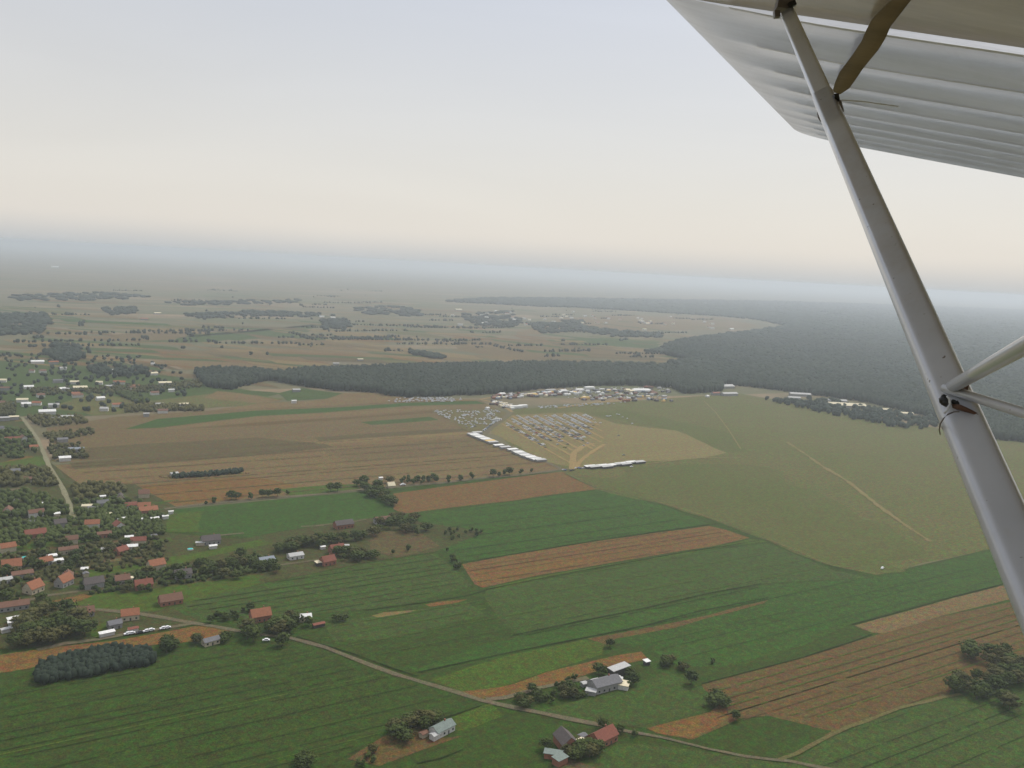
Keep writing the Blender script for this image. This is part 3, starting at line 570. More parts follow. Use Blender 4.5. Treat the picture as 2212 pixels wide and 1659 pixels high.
# ------------------------------------------------------------------ buildings
def building(name, fx, fy, L, W, H, roof, wall, label, yaw=0, pitch=.45, cat='house', win=True, group=None, lean=False):
    p_ = G(fx, fy, H*.7); p_.z = 0
    KEEP.append((p_.x, p_.y, max(L, W)*.5+1.5)); near = p_.y < 1000 and win
    r = empty(name, p_, YAW0+R(yaw)); tag(r, label, cat, group)
    hx, hy = L/2, W/2; rh = W*.5*pitch
    b = MB()
    if lean:
        b.add([(-hx,-hy,0),(hx,-hy,0),(hx,hy,0),(-hx,hy,0),(-hx,-hy,H),(hx,-hy,H),(hx,hy,H+rh*.6),(-hx,hy,H+rh*.6)], [(3,2,1,0),(4,5,6,7),(0,1,5,4),(1,2,6,5),(2,3,7,6),(3,0,4,7)])
    else:
        b.add([(-hx,-hy,0),(hx,-hy,0),(hx,hy,0),(-hx,hy,0),(-hx,-hy,H),(hx,-hy,H),(hx,hy,H),(-hx,hy,H),(-hx,0,H+rh),(hx,0,H+rh)],
              [(3,2,1,0),(0,1,5,4),(2,3,7,6),(1,2,6,9,5),(3,0,4,8,7)])
    b.build('wall', M[wall], r)
    q = MB(); o_ = .45; t_ = .22; e = o_*pitch
    if lean:
        zz = H+rh*.6
        q.add([(-hx-o_,-hy-o_,H+.03),(hx+o_,-hy-o_,H+.03),(hx+o_,hy+o_,zz+.1),(-hx-o_,hy+o_,zz+.1),(-hx-o_,-hy-o_,H+.25),(hx+o_,-hy-o_,H+.25),(hx+o_,hy+o_,zz+.32),(-hx-o_,hy+o_,zz+.32)], [(3,2,1,0),(4,5,6,7),(0,1,5,4),(1,2,6,5),(2,3,7,6),(3,0,4,7)])
    else:
        for sg in (-1, 1):
            a = [(-hx-o_, sg*(hy+o_), H-e+.02), (hx+o_, sg*(hy+o_), H-e+.02), (hx+o_, 0, H+rh+.02), (-hx-o_, 0, H+rh+.02)]
            v = a+[(x, y, z+t_) for x, y, z in a]
            f = [(3,2,1,0),(4,5,6,7),(0,1,5,4),(1,2,6,5),(3,0,4,7)]
            q.add(v, f if sg < 0 else [tuple(reversed(g)) for g in f])
    ro = q.build('roof', M[roof], r)
    if near and not lean and cat == 'house':
        MB().box(hx*.4-.35, hx*.4+.35, hy*.2-.35, hy*.2+.35, H+rh*.4, H+rh+1).build('chimney', M['w_brick'], ro)
    if near:
        n = max(1, int(L/3.2))
        for i in range(n):
            x = -hx+L*(i+.5)/n
            if i == n//2 and n > 1:
                MB().box(x-.5, x+.5, -hy-.06, -hy+.04, .05, 2.1).build('door', M['w_dark'], r); continue
            w_ = MB().box(x-.6, x+.6, -hy-.05, -hy+.04, 1.0, 2.2).build('window', M['glass'], r)
        for sx in (-1, 1):
            MB().box(sx*hx-.05, sx*hx+.05, -.6, .6, 1.0, 2.2).build('window', M['glass'], r)
    return r
B = building
# farms of the near fields
B('farmhouse', 1306, 1476, 19, 10, 4.5, 'r_grey', 'w_grey', 'large farmhouse with grey roof at the middle of the yard behind the shrub hedge', 0, .5)
B('barn', 1337, 1446, 15, 5, 5, 'r_pale', 'w_dark', 'long barn with pale flat roof and dark wall behind the grey farmhouse', 8, .3, 'barn', False, lean=True)
B('shed', 1344, 1479, 8, 6, 3, 'r_cream', 'w_white', 'cream roofed shed right of the grey farmhouse', -50, .3, 'shed', False, lean=True)
B('shed', 1277, 1494, 6, 3.5, 2.6, 'r_pale', 'w_grey', 'small pale roofed shed at the front left corner of the grey farmhouse yard', -50, .3, 'shed', False, lean=True)
B('shed', 1288, 1472, 4.5, 4, 2.6, 'r_white', 'w_white', 'small white annex left of the grey farmhouse', 0, .3, 'shed', False)
B('shed', 1262, 1477, 3.5, 3, 2.3, 'r_pale', 'w_grey', 'tiny pale hut at the end of the farm track', 0, .3, 'shed', False)
B('shed', 1333, 1463, 3.2, 2.4, 2.2, 'r_white', 'w_white', 'tiny white shed in front of the long barn', -40, .3, 'shed', False)
B('shed', 1339, 1466, 3.0, 2.2, 2.2, 'r_white', 'w_white', 'tiny white hut between the long barn and the cream roofed shed', -40, .3, 'shed', False)
B('shed', 1397, 1430, 3.4, 3, 2.6, 'r_white', 'w_dark', 'lone little white roofed shed on the grass right of the farm', 0, .3, 'shed', False, lean=True)
B('farmhouse', 1302, 1592, 15, 9, 4.2, 'r_red', 'w_brick', 'farmhouse with bright red tiled roof near the bottom of the photo', 12, .8)
B('annex', 1253, 1604, 5, 4, 3.5, 'r_cream', 'w_cream', 'cream building left of the red roofed farmhouse', 10, .3, 'shed', False)
B('annex', 1258, 1591, 4, 3, 3, 'r_grey', 'w_cream', 'small cream outbuilding behind the cream building', 10, .3, 'shed', False)
B('barn', 1222, 1600, 12, 9, 4.5, 'r_dark', 'w_brick', 'dark roofed barn left of the cream building', 80, .8, 'barn')
B('shed', 1195, 1629, 9, 4, 3, 'r_green', 'w_brick', 'grey green roofed shed at the bottom edge, the upper of two', -42, .3, 'shed', False, lean=True)
B('shed', 1210, 1640, 7, 4.5, 3.5, 'r_green', 'w_brick', 'grey green roofed brick shed at the bottom edge, the lower of two', 12, .3, 'shed', False, lean=True)
B('farmhouse', 955, 1573, 13, 7, 3.6, 'r_green', 'w_white', 'grey green roofed farmhouse among bushes left of the field road', 18, .6)
B('annex', 940, 1588, 5, 3.5, 3, 'r_pale', 'w_white', 'white front annex of the grey green farmhouse', 18, .4, 'shed', False)
B('shed', 915, 1585, 4, 3, 2.4, 'r_brown', 'w_cream', 'low brown hut left of the grey green farmhouse', 18, .4, 'shed', False)
# houses by the road end
B('house', 562, 1330, 13, 9, 4.5, 'r_orange', 'w_brick', 'house with big orange red roof behind the dark trees by the field road', 0, .9)
B('house', 659, 1333, 8, 6, 3.4, 'r_white', 'w_cream', 'white roofed house right of the big orange red roof', -12, .5)
B('shed', 688, 1349, 8, 3, 2.4, 'r_red', 'w_dark', 'low long red roofed shed right of the white roofed house', 6, .4, 'shed', False)
B('house', 368, 1296, 15, 9, 3.6, 'r_brown', 'w_brick', 'dark red roofed house alone on the green garden strip', 4, .8)
B('house', 281, 1328, 11, 8, 4, 'r_orange', 'w_cream', 'orange roofed house left of the road fork', -6, .8)
B('house', 247, 1348, 8, 7, 3.5, 'r_grey', 'w_grey', 'grey roofed house below the orange roofed house', 8, .5)
B('shed', 231, 1368, 9, 3, 2.6, 'r_white', 'w_white', 'long white roofed shed beside the village road', 8, .3, 'shed', False, lean=True)
B('shed', 287, 1359, 6, 3.5, 2.6, 'r_red', 'w_white', 'red and white shed above the parked white cars', 5, .4, 'shed', False)
B('house', 185, 1322, 10, 8, 3.6, 'r_brown', 'w_grey', 'brown roofed house left of the orange roofed house', 0, .7)
B('house', 150, 1350, 9, 6, 4, 'r_brown', 'w_grey', 'brown roof showing between the tall dark trees at left', -60, .9)
B('shed', 31, 1337, 8, 3, 2.6, 'r_white', 'w_white', 'white shed at the left edge beside the dark trees, the upper one', 10, .3, 'shed', False, lean=True)
B('shed', 25, 1345, 4, 3.5, 2.6, 'r_white', 'w_white', 'short white hut at the left edge under the white shed', 0, .3, 'shed', False)
B('shed', 16, 1360, 7, 2.6, 2.4, 'r_pale', 'w_white', 'thin pale shed at the left edge on bright grass', 12, .3, 'shed', False, lean=True)
B('house', 72, 1270, 11, 9, 4.2, 'r_orange', 'w_cream', 'house with bright orange hipped roof above the village road', 40, 1.0)
B('house', 138, 1256, 11, 8, 4.5, 'r_orange', 'w_grey', 'bright orange roofed house with dark gable right of its orange neighbour', 45, 1.1)
B('house', 10, 1253, 9, 6, 3.5, 'r_pale', 'w_white', 'pale roofed house at the left edge below the orange roofs', 8, .4)
B('house', 310, 1263, 12, 8, 3.8, 'r_red', 'w_brick', 'dull red roofed house right of the cream cube', 0, .8)
B('house', 264, 1252, 10, 8, 3.8, 'r_brown', 'w_grey', 'brown roofed house left of the cream cube', 0, .7)
B('garage', 279, 1251, 5, 4, 4, 'r_cream', 'w_cream', 'cream cube building between two reddish roofs', 0, .1, 'garage', False)
B('house', 30, 1308, 18, 8, 3.6, 'r_brown', 'w_grey', 'long dull brown roof at the left edge by the road', 0, .6)
B('barn', 455, 1384, 10, 6, 3, 'r_grey', 'w_cream', 'grey and cream low barn in the orange field by the road', 12, .5, 'barn')
B('house', 395, 1240, 12, 8, 4, 'r_dark', 'w_grey', 'dark roofed house hidden among trees below the green field strip', 0, .7)
B('house', 25, 1223, 13, 10, 4.2, 'r_orange', 'w_cream', 'wide orange roofed house at the left edge', 0, .9)
B('barn', 48, 1240, 14, 7, 3.6, 'r_brown', 'w_grey', 'brown barn in front of the wide orange roofed house', 5, .5, 'barn')
B('barn', 147, 1188, 14, 6, 4, 'r_brown', 'w_cream', 'long pale brown roofed barn among the village trees', 5, .6, 'barn')
B('house', 98, 1213, 9, 7, 3.8, 'r_orange', 'w_grey', 'small orange roof beside two white sheds', 20, .8)
B('shed', 112, 1202, 7, 4, 2.8, 'r_white', 'w_white', 'white shed behind the small orange roof', 5, .3, 'shed', False, lean=True)
B('shed', 124, 1212, 8, 4, 2.8, 'r_white', 'w_white', 'white shed right of the small orange roof', 5, .3, 'shed', False, lean=True)
B('house', 262, 1190, 9, 7, 4, 'r_red', 'w_brick', 'dull red roof among dark trees in the village middle', 30, .8)
B('house', 286, 1181, 8, 6, 3.4, 'r_white', 'w_white', 'white roofed house right of the dull red roof', -10, .4)
B('house', 225, 1154, 11, 6, 3.6, 'r_brown', 'w_brick', 'pinkish brown roof above the village middle', 0, .5)
B('house', 76, 1153, 16, 9, 3.8, 'r_red', 'w_brick', 'broad reddish roof in the left village', 6, .7)
B('shed', 137, 1147, 7, 3, 2.5, 'r_green', 'w_grey', 'thin grey green roof on the lawn right of the broad reddish roof', -60, .3, 'shed', False, lean=True)
B('barn', 320, 1103, 16, 9, 5, 'r_orange', 'w_brick', 'large dull orange barn beside a big tree at the village edge', 0, .6, 'barn')
for fx, fy, lb in [(262, 1121, 'left'), (308, 1122, 'middle'), (334, 1120, 'right')]:
    B('shed', fx, fy, 7, 4, 3, 'r_white', 'w_white', f'white roofed shed below the large orange barn, the {lb} one of three', 4, .3, 'shed', False, group='white sheds below the orange barn')
B('shed', 357, 1116, 5, 4, 3, 'r_white', 'w_white', 'white hut right of the large orange barn', 0, .3, 'shed', False)
B('shed', 369, 1106, 4, 3, 3, 'r_white', 'w_white', 'tiny white hut at the bend of the country road', 0, .3, 'shed', False)
B('shed', 222, 1073, 5, 4, 3, 'r_white', 'w_white', 'tiny white roof among trees right of the lane', 0, .3, 'shed', False)
B('house', 189, 1094, 9, 6, 3.6, 'r_cream', 'w_cream', 'pinkish cream house just right of the lane end', -20, .4)
B('house', 200, 1098, 8, 6, 3.6, 'r_grey', 'w_grey', 'grey roofed house beside the pinkish cream house', 0, .4)
B('house', 455, 1167, 15, 9, 4, 'r_dark', 'w_grey', 'wide dark roofed house at the head of the garden path', 0, .8)
B('shed', 433, 1173, 7, 4, 2.8, 'r_pale', 'w_cream', 'pale shed left in front of the wide dark roof', -20, .3, 'shed', False)
B('shed', 460, 1180, 6, 4, 2.8, 'r_white', 'w_white', 'white hut in front of the wide dark roof', 0, .3, 'shed', False)
B('house', 575, 1209, 12, 8, 3.4, 'r_blue', 'w_grey', 'pale blue grey roofed house, left of a similar lighter one', 3, .4)
B('house', 638, 1200, 12, 8, 3.4, 'r_pale', 'w_white', 'pale grey roofed bungalow beside the white garden path', 3, .4)
B('shed', 689, 1216, 5.5, 4.5, 2.8, 'r_cream', 'w_dark', 'small bright cream orange roofed shed by the red roofed house', 5, .25, 'shed', False, lean=True)
B('house', 708, 1212, 11, 8, 4, 'r_red', 'w_brick', 'red brown roofed house right of the small bright shed', 10, .9)
B('house', 727, 1186, 12, 8, 4, 'r_red', 'w_brick', 'red roofed house behind the red brown one', 5, .8)
B('shed', 746, 1179, 6, 3.5, 2.6, 'r_pale', 'w_white', 'pale shed right behind the red roofed house', -15, .3, 'shed', False)
B('shed', 697, 1182, 4, 3, 2.6, 'r_white', 'w_white', 'tiny white hut left of the red roofed house', 0, .3, 'shed', False)
B('barn', 742, 1133, 17, 9, 4.2, 'r_dark', 'w_brick', 'large dark roofed barn on the green field beside a white path', 3, .7, 'barn')
B('barn', 826, 1124, 15, 9, 4, 'r_brown', 'w_grey', 'dull brown roofed barn in the trees right of the dark barn', 0, .6, 'barn')
B('tent', 844, 1049, 8, 7, 3, 'r_cream', 'w_cream', 'pale pointed tent beside the country road', 0, .9, 'tent', False)
B('shed', 822, 1033, 4, 4, 3, 'r_white', 'w_white', 'single bright white hut at the edge of the tan field', 0, .3, 'shed', False)
B('barn', 376, 1024, 8, 5, 4, 'r_pale', 'w_grey', 'small pale barn at the left end of the lone hedge strip', 10, .4, 'barn', False)
# upper village
B('house', 33, 1018, 9, 7, 4, 'r_grey', 'w_grey', 'grey roof left of the middle lane on green grass', 0, .5, win=False)
B('barn', 60, 1035, 10, 6, 4, 'r_brown', 'w_cream', 'brownish roof left of the middle lane', -30, .5, 'barn', False)
B('barn', 27, 948, 17, 6, 4, 'r_red', 'w_white', 'long red roof above a white wall left of the upper lane', 0, .5, 'barn', False)
B('house', 73, 966, 9, 6, 4, 'r_orange', 'w_cream', 'small orange roof touching the upper lane', 0, .6, win=False)
B('house', 102, 890, 22, 10, 5, 'r_white', 'w_white', 'large white building with notched roof above the lane end', 0, .5, win=False)
B('house', 145, 901, 16, 8, 4, 'r_pale', 'w_grey', 'pale roof right below the large white building', -10, .4, win=False)
B('house', 120, 905, 10, 8, 4, 'r_grey', 'w_grey', 'grey roof below the large white building', 0, .4, win=False)
B('house', 140, 990, 12, 8, 4, 'r_white', 'w_white', 'white roofed house right of the middle lane', 0, .4, win=False)
B('house', 165, 971, 17, 8, 4, 'r_blue', 'w_grey', 'blue grey roof right of the middle lane', -10, .4, win=False)
B('house', 135, 950, 12, 8, 4, 'r_grey', 'w_grey', 'grey roof right of the upper lane', 0, .4, win=False)
for i, (fx, fy, L, rf, lb) in enumerate([(10, 904, 12, 'r_pale', 'pale roof at the left edge beside the lane end'), (30, 902, 12, 'r_cream', 'cream roof just left of the lane end'),
    (173, 838, 22, 'r_cream', 'long cream roof in the hamlet above the meadow'), (236, 835, 14, 'r_pale', 'pale roof in the hamlet right of the long cream roof'), (143, 841, 10, 'r_pale', 'pale roof in the hamlet left of the long cream roof'),
    (81, 782, 24, 'r_white', 'bright white hall below the far tan field at left'), (116, 783, 18, 'r_orange', 'orange roofed hall right of the bright white hall'), (242, 801, 22, 'r_pale', 'pale hall in the meadows above the hamlet'),
    (330, 786, 8, 'r_white', 'tiny white roof right of the pale hall'), (252, 825, 12, 'r_orange', 'orange roof above the hamlet pale roofs'), (293, 834, 12, 'r_orange', 'orange roof in the hamlet toward the wood'),
    (356, 828, 22, 'r_cream', 'long cream roof against the left end of the wood'), (370, 843, 10, 'r_white', 'tiny white roof under the left end of the wood'), (346, 874, 14, 'r_pale', 'pale roof in the dark bushes below the wood'),
    (397, 874, 14, 'r_cream', 'cream roof right in the dark bushes below the wood'), (10, 839, 14, 'r_brown', 'brown roof at the left edge of the hamlet'), (125, 823, 16, 'r_grey', 'grey roof above the hamlet'),
    (316, 895, 8, 'r_pale', 'tiny pale roof on the field boundary'), (635, 867, 8, 'r_white', 'tiny white roof between meadow trees below the wood'), (640, 843, 14, 'r_pale', 'pale roof at the lower left edge of the wood'),
    (119, 577, 60, 'r_white', 'gleaming white far complex just under the horizon at left'), (695, 684, 20, 'r_white', 'white far roof above a tree clump, left one'), (719, 686, 20, 'r_white', 'white far roof above a tree clump, right one'),
    (778, 777, 14, 'r_cream', 'cream roof on top edge of the long wood'), (726, 786, 14, 'r_pale', 'pale roof on the top edge of the long wood, further left'), (990, 669, 40, 'r_cream', 'cream far hall left of the middle far villages'),
    (1221, 684, 30, 'r_cream', 'cream far hall in the middle far villages'), (1398, 699, 30, 'r_cream', 'cream far hall before the big forest'), (1580, 711, 30, 'r_white', 'white hall in the forest clearing, upper one'),
    (1560, 723, 40, 'r_white', 'white hall in the forest clearing, lower one'), (752, 599, 34, 'r_pale', 'pale far complex under the horizon left of centre'), (1150, 603, 34, 'r_pale', 'pale far complex under the horizon at centre'),
    (340, 677, 25, 'r_cream', 'cream far roof on the left plain'), (312, 689, 25, 'r_orange', 'orange far roof on the left plain'), (30, 703, 30, 'r_orange', 'orange far roof in the dark wooded patch')]):
    B('hall' if L > 13 else 'house', fx, fy, L, L*.45, 5 if L < 60 else 12, rf, 'w_white' if rf == 'r_white' else 'w_grey', lb, random.choice((0, 0, 10, -10)), .45, 'building', False)
# small houses between the garden trees and tiny far villages
k = 0
while k < 28:
    x = random.uniform(0, 350); y = random.uniform(915, 1262)
    if x > 110 and y < 1050 and x > 30+(y-880)*.75: continue
    p_ = G(x, y)
    if any((p_.x-q[0])**2+(p_.y-q[1])**2 < (q[2]+7.5)**2 for q in KEEP): continue
    sm = random.random() < .45
    B('shed' if sm else 'house', x, y, random.uniform(4, 7) if sm else random.uniform(8, 13), random.uniform(3, 4.5) if sm else random.uniform(6, 9), 2.6 if sm else 4.6,
      random.choice(['r_white', 'r_pale', 'r_cream', 'r_grey'] if sm else ['r_orange', 'r_red', 'r_brown', 'r_brown', 'r_grey', 'r_dark', 'r_dark']), random.choice(['w_white', 'w_cream', 'w_grey']),
      'small pale shed peeping out between the village garden trees' if sm else 'small house with pitched roof tucked among the village garden trees', random.uniform(-15, 15)+random.choice((0, 0, 90)), .4 if sm else .8, 'shed' if sm else 'house', False, group='small sheds among the village gardens' if sm else 'small houses among the village gardens')
    k += 1
for k in range(48):
    x = random.gauss(1250, 170); y = 684+(x-1100)*.035+random.gauss(0, 8)
    if y > 735 or y < 672: continue
    B('house', x, y, random.uniform(14, 26), 10, 6, random.choice(['r_cream', 'r_pale', 'r_white', 'r_orange']), 'w_white', 'tiny house of the far villages beyond the long wood', random.uniform(-30, 30), .5, 'house', False, group='houses of the far villages')
for k in range(26):
    x = random.uniform(0, 420); y = random.uniform(795, 890)
    B('house', x, y, random.uniform(9, 16), 7, 4.5, random.choice(['r_cream', 'r_pale', 'r_white', 'r_orange', 'r_brown', 'r_grey']), 'w_white', 'small distant house among trees of the left meadow hamlets', random.uniform(-30, 30), .6, 'house', False, group='houses of the left meadow hamlets')
# behind the airfield
for fx, fy, L, rf, lb in [(1728, 852, 46, 'r_pale', 'large grey hangar roof half hidden by forest trees'), (1715, 860, 26, 'r_pale', 'pale hangar front at the forest edge'),
    (1808, 866, 40, 'r_pale', 'pale long hangar behind the longest one'), (1828, 876, 76, 'r_cream', 'longest cream building along the forest edge'), (1911, 886, 26, 'r_cream', 'bright cream building near the strut'),
    (1958, 894, 24, 'r_cream', 'cream roof nearest to the strut on its left'), (1915, 905, 22, 'r_brown', 'brownish low hangar below the bright cream one'), (1560, 835, 60, 'r_pale', 'long thin pale hall in the forest above the tents'),
    (1546, 850, 20, 'r_red', 'red roofed hall right of the tents'), (1575, 851, 40, 'r_pale', 'pale hall next to the red roofed hall'), (2178, 940, 9, 'r_white', 'small white building right of the strut'), (2190, 945, 8, 'r_pale', 'tiny pale roof beside the small white building')]:
    B('hangar', fx, fy, L, L*.32 if L > 30 else L*.5, 5, rf, 'w_grey', lb, -32 if fx > 1650 else -4, .35, 'hangar', False)
# two garden pools
for fx, fy, lb in [(54, 1206, 'round turquoise garden pool in the left village'), (411, 1188, 'turquoise garden pool near the wide dark roof')]:
    p_ = G(fx, fy); m_ = MB(); m_.tube((0, 0, 0), (0, 0, 1.1), 2.4, 2.4, 20)
    r = empty('garden_pool', p_, 0); tag(r, lb, 'pool'); m_.build('pool_wall', M['w_white'], r)
    MB().tube((0, 0, 1.1), (0, 0, 1.16), 2.25, 2.25, 20).build('water', M['r_teal'], r)
# sand heaps by the lone hedge
for fx, fy, s_, lb in [(357, 1031, 9, 'sandy heap at the left end of the lone hedge strip'), (441, 1020, 8, 'pinkish earth heap behind the lone hedge strip'), (529, 1022, 6, 'sandy heap at the right end of the lone hedge strip'), (1222, 967, 5, 'small sand heap beside the dirt track fork')]:
    n = 14; c_ = G(fx, fy)
    C_ = np.stack([rng.normal(0, s_*.35, n), rng.normal(0, s_*.25, n), np.zeros(n)], -1); R_ = np.stack([np.full(n, s_*.4), np.full(n, s_*.35), rng.uniform(.8, 2.0, n)], -1)
    o = link('sand_heap', blobs('sand_heap', C_, R_, .2), M['ltan']); o.location = c_; tag(o, lb, 'heap')

# ------------------------------------------------------------------ individual trees
T = tree
GR = 'trees beside the country road'
for fx, fy, h, kd in [(445, 1090, 4.5, 'round'), (462, 1087, 7, 'wide'), (500, 1080, 10, 'round'), (510, 1079, 9, 'wide'), (541, 1079, 8, 'round'), (566, 1075, 9, 'round'), (580, 1074, 9.5, 'wide'), (599, 1073, 9.5, 'round'), (622, 1068, 6, 'wide'), (714, 1062, 10, 'round'), (729, 1061, 10, 'round')]:
    T(fx, fy, h, 'tree on the left stretch of the country road between green and tan fields', GR+', left stretch', kd)
for fx, fy, h in [(968, 1041, 8), (995, 1038, 7), (1018, 1034, 8), (1065, 1030, 10), (1078, 1029, 6), (1090, 1027, 9), (1100, 1026, 10), (1125, 1024, 8), (1148, 1021, 6)]:
    T(fx, fy, h, 'tree on the right stretch of the country road before the junction', GR+', right stretch', 'round')
cluster([(768, 1050), (790, 1045), (815, 1060), (835, 1075), (856, 1095), (845, 1102), (825, 1090), (800, 1075), (780, 1062)], 17, 11, 'tall dark tree in the thick clump crossing the country road', 'clump crossing the country road')
cluster([(835, 1044), (870, 1038), (950, 1038), (960, 1043), (880, 1049), (845, 1052)], 14, 8, 'tree in the grove above the country road right of the clump', 'grove above the country road')
cluster([(598, 1190), (640, 1172), (720, 1166), (790, 1160), (795, 1172), (720, 1178), (640, 1190), (605, 1202)], 26, 8.5, 'dark tree in the long belt behind the row of garden houses', 'belt behind the garden houses')
cluster([(800, 1140), (850, 1118), (900, 1122), (932, 1150), (925, 1165), (840, 1168), (800, 1160)], 17, 9, 'dark tree in the broad grove right of the dark barn', 'grove right of the dark barn')
cluster([(945, 1152), (1000, 1140), (1052, 1150), (1048, 1160), (970, 1168)], 13, 5, 'bushy tree in the low scrub right of the broad grove', 'low scrub in the green field', ('wide',))
T(850, 1198, 5, 'small round tree alone below the broad grove', None); T(883, 1190, 6.5, 'round tree alone on the olive lawn, the right one', None)
cluster([(953, 1190), (965, 1188), (992, 1225), (985, 1232), (965, 1212)], 8, 5, 'bush in the diagonal row at the corner of the brown field', 'diagonal bush row', ('wide',), ('leaf', 'leaf2'))
cluster([(725, 1200), (790, 1190), (815, 1208), (800, 1216), (735, 1212)], 13, 8, 'dark tree behind the red brown roofed house', 'trees by the red brown roof')
cluster([(370, 1228), (450, 1212), (560, 1200), (590, 1212), (600, 1240), (500, 1252), (390, 1262)], 24, 8, 'dark tree in the gardens below the middle village strip', 'lower garden trees')
cluster([(30, 1388), (45, 1345), (90, 1330), (150, 1322), (190, 1370), (150, 1392), (80, 1402), (40, 1402)], 26, 11, 'tall dark tree in the big stand at the bottom left of the village', 'big stand at bottom left')
cluster([(345, 1400), (350, 1388), (388, 1388), (388, 1412), (362, 1415)], 5, 7, 'tree beside the right end of the flat-topped thicket', 'trees by the thicket')
cluster([(412, 1386), (500, 1376), (505, 1386), (430, 1396)], 6, 5.5, 'small tree around the grey and cream barn', 'trees around the low barn')
cluster([(515, 1370), (600, 1350), (625, 1356), (630, 1368), (570, 1385), (520, 1388)], 11, 9, 'dark tree in the group around the big orange red roof', 'trees at the orange red roof')
T(610, 1396, 9, 'single dark tree standing right beside the field road', None)
cluster([(440, 1345), (470, 1333), (545, 1318), (550, 1328), (480, 1347)], 11, 5.5, 'bush in the hedge left of the big orange red roof', 'hedge left of the orange red roof')
cluster([(595, 1340), (640, 1338), (700, 1352), (640, 1362), (600, 1360)], 8, 7, 'tree between the orange red roof and the low red shed', 'trees by the low red shed')
T(727, 1342, 6, 'dark bush alone right of the low red shed, left half', None, 'wide'); T(742, 1341, 6, 'dark bush alone right of the low red shed, right half', None, 'wide')
cluster([(845, 1602), (850, 1570), (930, 1550), (960, 1558), (920, 1580), (880, 1602)], 13, 7.5, 'dark tree behind the grey green farmhouse', 'trees at the grey green farmhouse')
cluster([(625, 1650), (630, 1636), (680, 1632), (690, 1650), (670, 1665)], 5, 6, 'dark bush at the bottom edge left of the brown patch', 'bottom edge bushes')
cluster([(750, 1640), (755, 1632), (810, 1618), (815, 1650), (770, 1660)], 7, 4.5, 'bush on the brown patch at the bottom edge', 'bushes on the brown patch')
cluster([(1120, 1518), (1125, 1500), (1200, 1480), (1245, 1480), (1243, 1508), (1180, 1522), (1130, 1532)], 22, 5.5, 'shrub in the dense hedge left of the grey farmhouse', 'hedge left of the grey farmhouse', ('wide', 'round'))
cluster([(1245, 1512), (1250, 1505), (1360, 1480), (1362, 1487)], 12, 3, 'bush in the low dark hedge in front of the grey farmhouse', 'front hedge of the grey farmhouse', ('wide',))
for fx, fy, h, lb in [(1292, 1455, 7, 'round dark tree left of the long barn'), (1305, 1458, 6, 'dark tree close behind the grey farmhouse'), (1360, 1465, 7, 'tree right of the long barn'), (1368, 1478, 7, 'tree right of the cream roofed shed'), (1356, 1487, 5, 'bush at the right end of the low hedge'),
                      (1240, 1470, 4.5, 'bush on the farm track, right one'), (1226, 1474, 4.5, 'bush on the farm track, left one'), (1317, 1398, 6, 'single tree on the pale strip end above the farm'), (1538, 1434, 4.3, 'small bush in the green field above the brown one'),
                      (1493, 1478, 9, 'large round tree at the left tip of the brown field'), (1588, 1556, 6, 'low round bush on the brown field lower down'), (1301, 1574, 6.5, 'tree behind the red roofed farmhouse'),
                      (1339, 1583, 5, 'slim tree at the right end of the red roofed farmhouse'), (1178, 1620, 6.5, 'dark tree above the two grey green sheds'), (1370, 1590, 4.4, 'bush between the red roofed farmhouse and the road')]:
    T(fx, fy, h, lb, None, 'round')
for k_, (a, b) in enumerate([(1541, 1526), (1553, 1522), (1548, 1514), (1560, 1528)]): T(a, b, 8, 'leafy tree in the tight round clump on the edge of the brown field', 'round clump on the brown field', 'wide')
cluster([(1425, 1440), (1430, 1420), (1475, 1432), (1482, 1452), (1465, 1465), (1440, 1452)], 8, 5.5, 'shrub in the loose scrub right of the lone white shed', 'scrub right of the lone shed', ('wide',))
cluster([(1240, 1625), (1250, 1610), (1290, 1608), (1295, 1628), (1260, 1642)], 9, 6.5, 'dark tree in front of the cream building at the bottom', 'trees in front of the cream building')
cluster([(1205, 1612), (1215, 1608), (1240, 1630), (1245, 1645), (1225, 1635)], 6, 5.5, 'dark tree in the row right of the two grey green sheds', 'tree row by the grey green sheds')
cluster([(2079, 1428), (2085, 1405), (2130, 1403), (2200, 1420), (2260, 1425), (2240, 1475), (2140, 1445), (2120, 1428)], 13, 10, 'tall dark tree in the upper part of the grove at the right edge', 'grove at the right edge, upper part')
cluster([(2049, 1500), (2055, 1468), (2150, 1448), (2230, 1450), (2230, 1478), (2150, 1490), (2195, 1535), (2160, 1535), (2100, 1515)], 24, 10, 'tall dark tree in the lower part of the grove at the right edge', 'grove at the right edge, lower part')
cluster([(10, 1330), (0, 1285), (60, 1290), (100, 1300), (130, 1325), (60, 1335)], 14, 6.5, 'garden tree by the long dull brown roof', 'garden trees by the brown roof')
cluster([(0, 1245), (0, 1180), (230, 1160), (360, 1160), (350, 1210), (180, 1230), (60, 1262), (0, 1270)], 46, 7, 'garden tree in the packed left half of the village', 'garden trees in the left half of the village')
cluster([(250, 1285), (230, 1255), (300, 1240), (380, 1235), (370, 1270), (300, 1282)], 16, 6, 'garden tree around the cream cube building', 'garden trees around the cream cube')
wood('garden_greenery', 'packed garden trees and hedges filling the far part of the village', [(-60, 1130), (200, 1120), (350, 1125), (355, 1155), (230, 1162), (-60, 1185)], 5.5, mat='leaf', sc=.7, keep=.5)
wood('garden_greenery', 'low hedges and shrubs between the village houses', [(0, 1200), (180, 1180), (360, 1160), (360, 1215), (150, 1250), (0, 1285)], 4, mat='leaf2', sc=.6, keep=.28)
wood('garden_greenery', 'low shrubs among the lower village gardens', [(150, 1260), (360, 1225), (600, 1200), (590, 1235), (380, 1265), (200, 1285)], 3.5, mat='leaf', sc=.6, keep=.32)

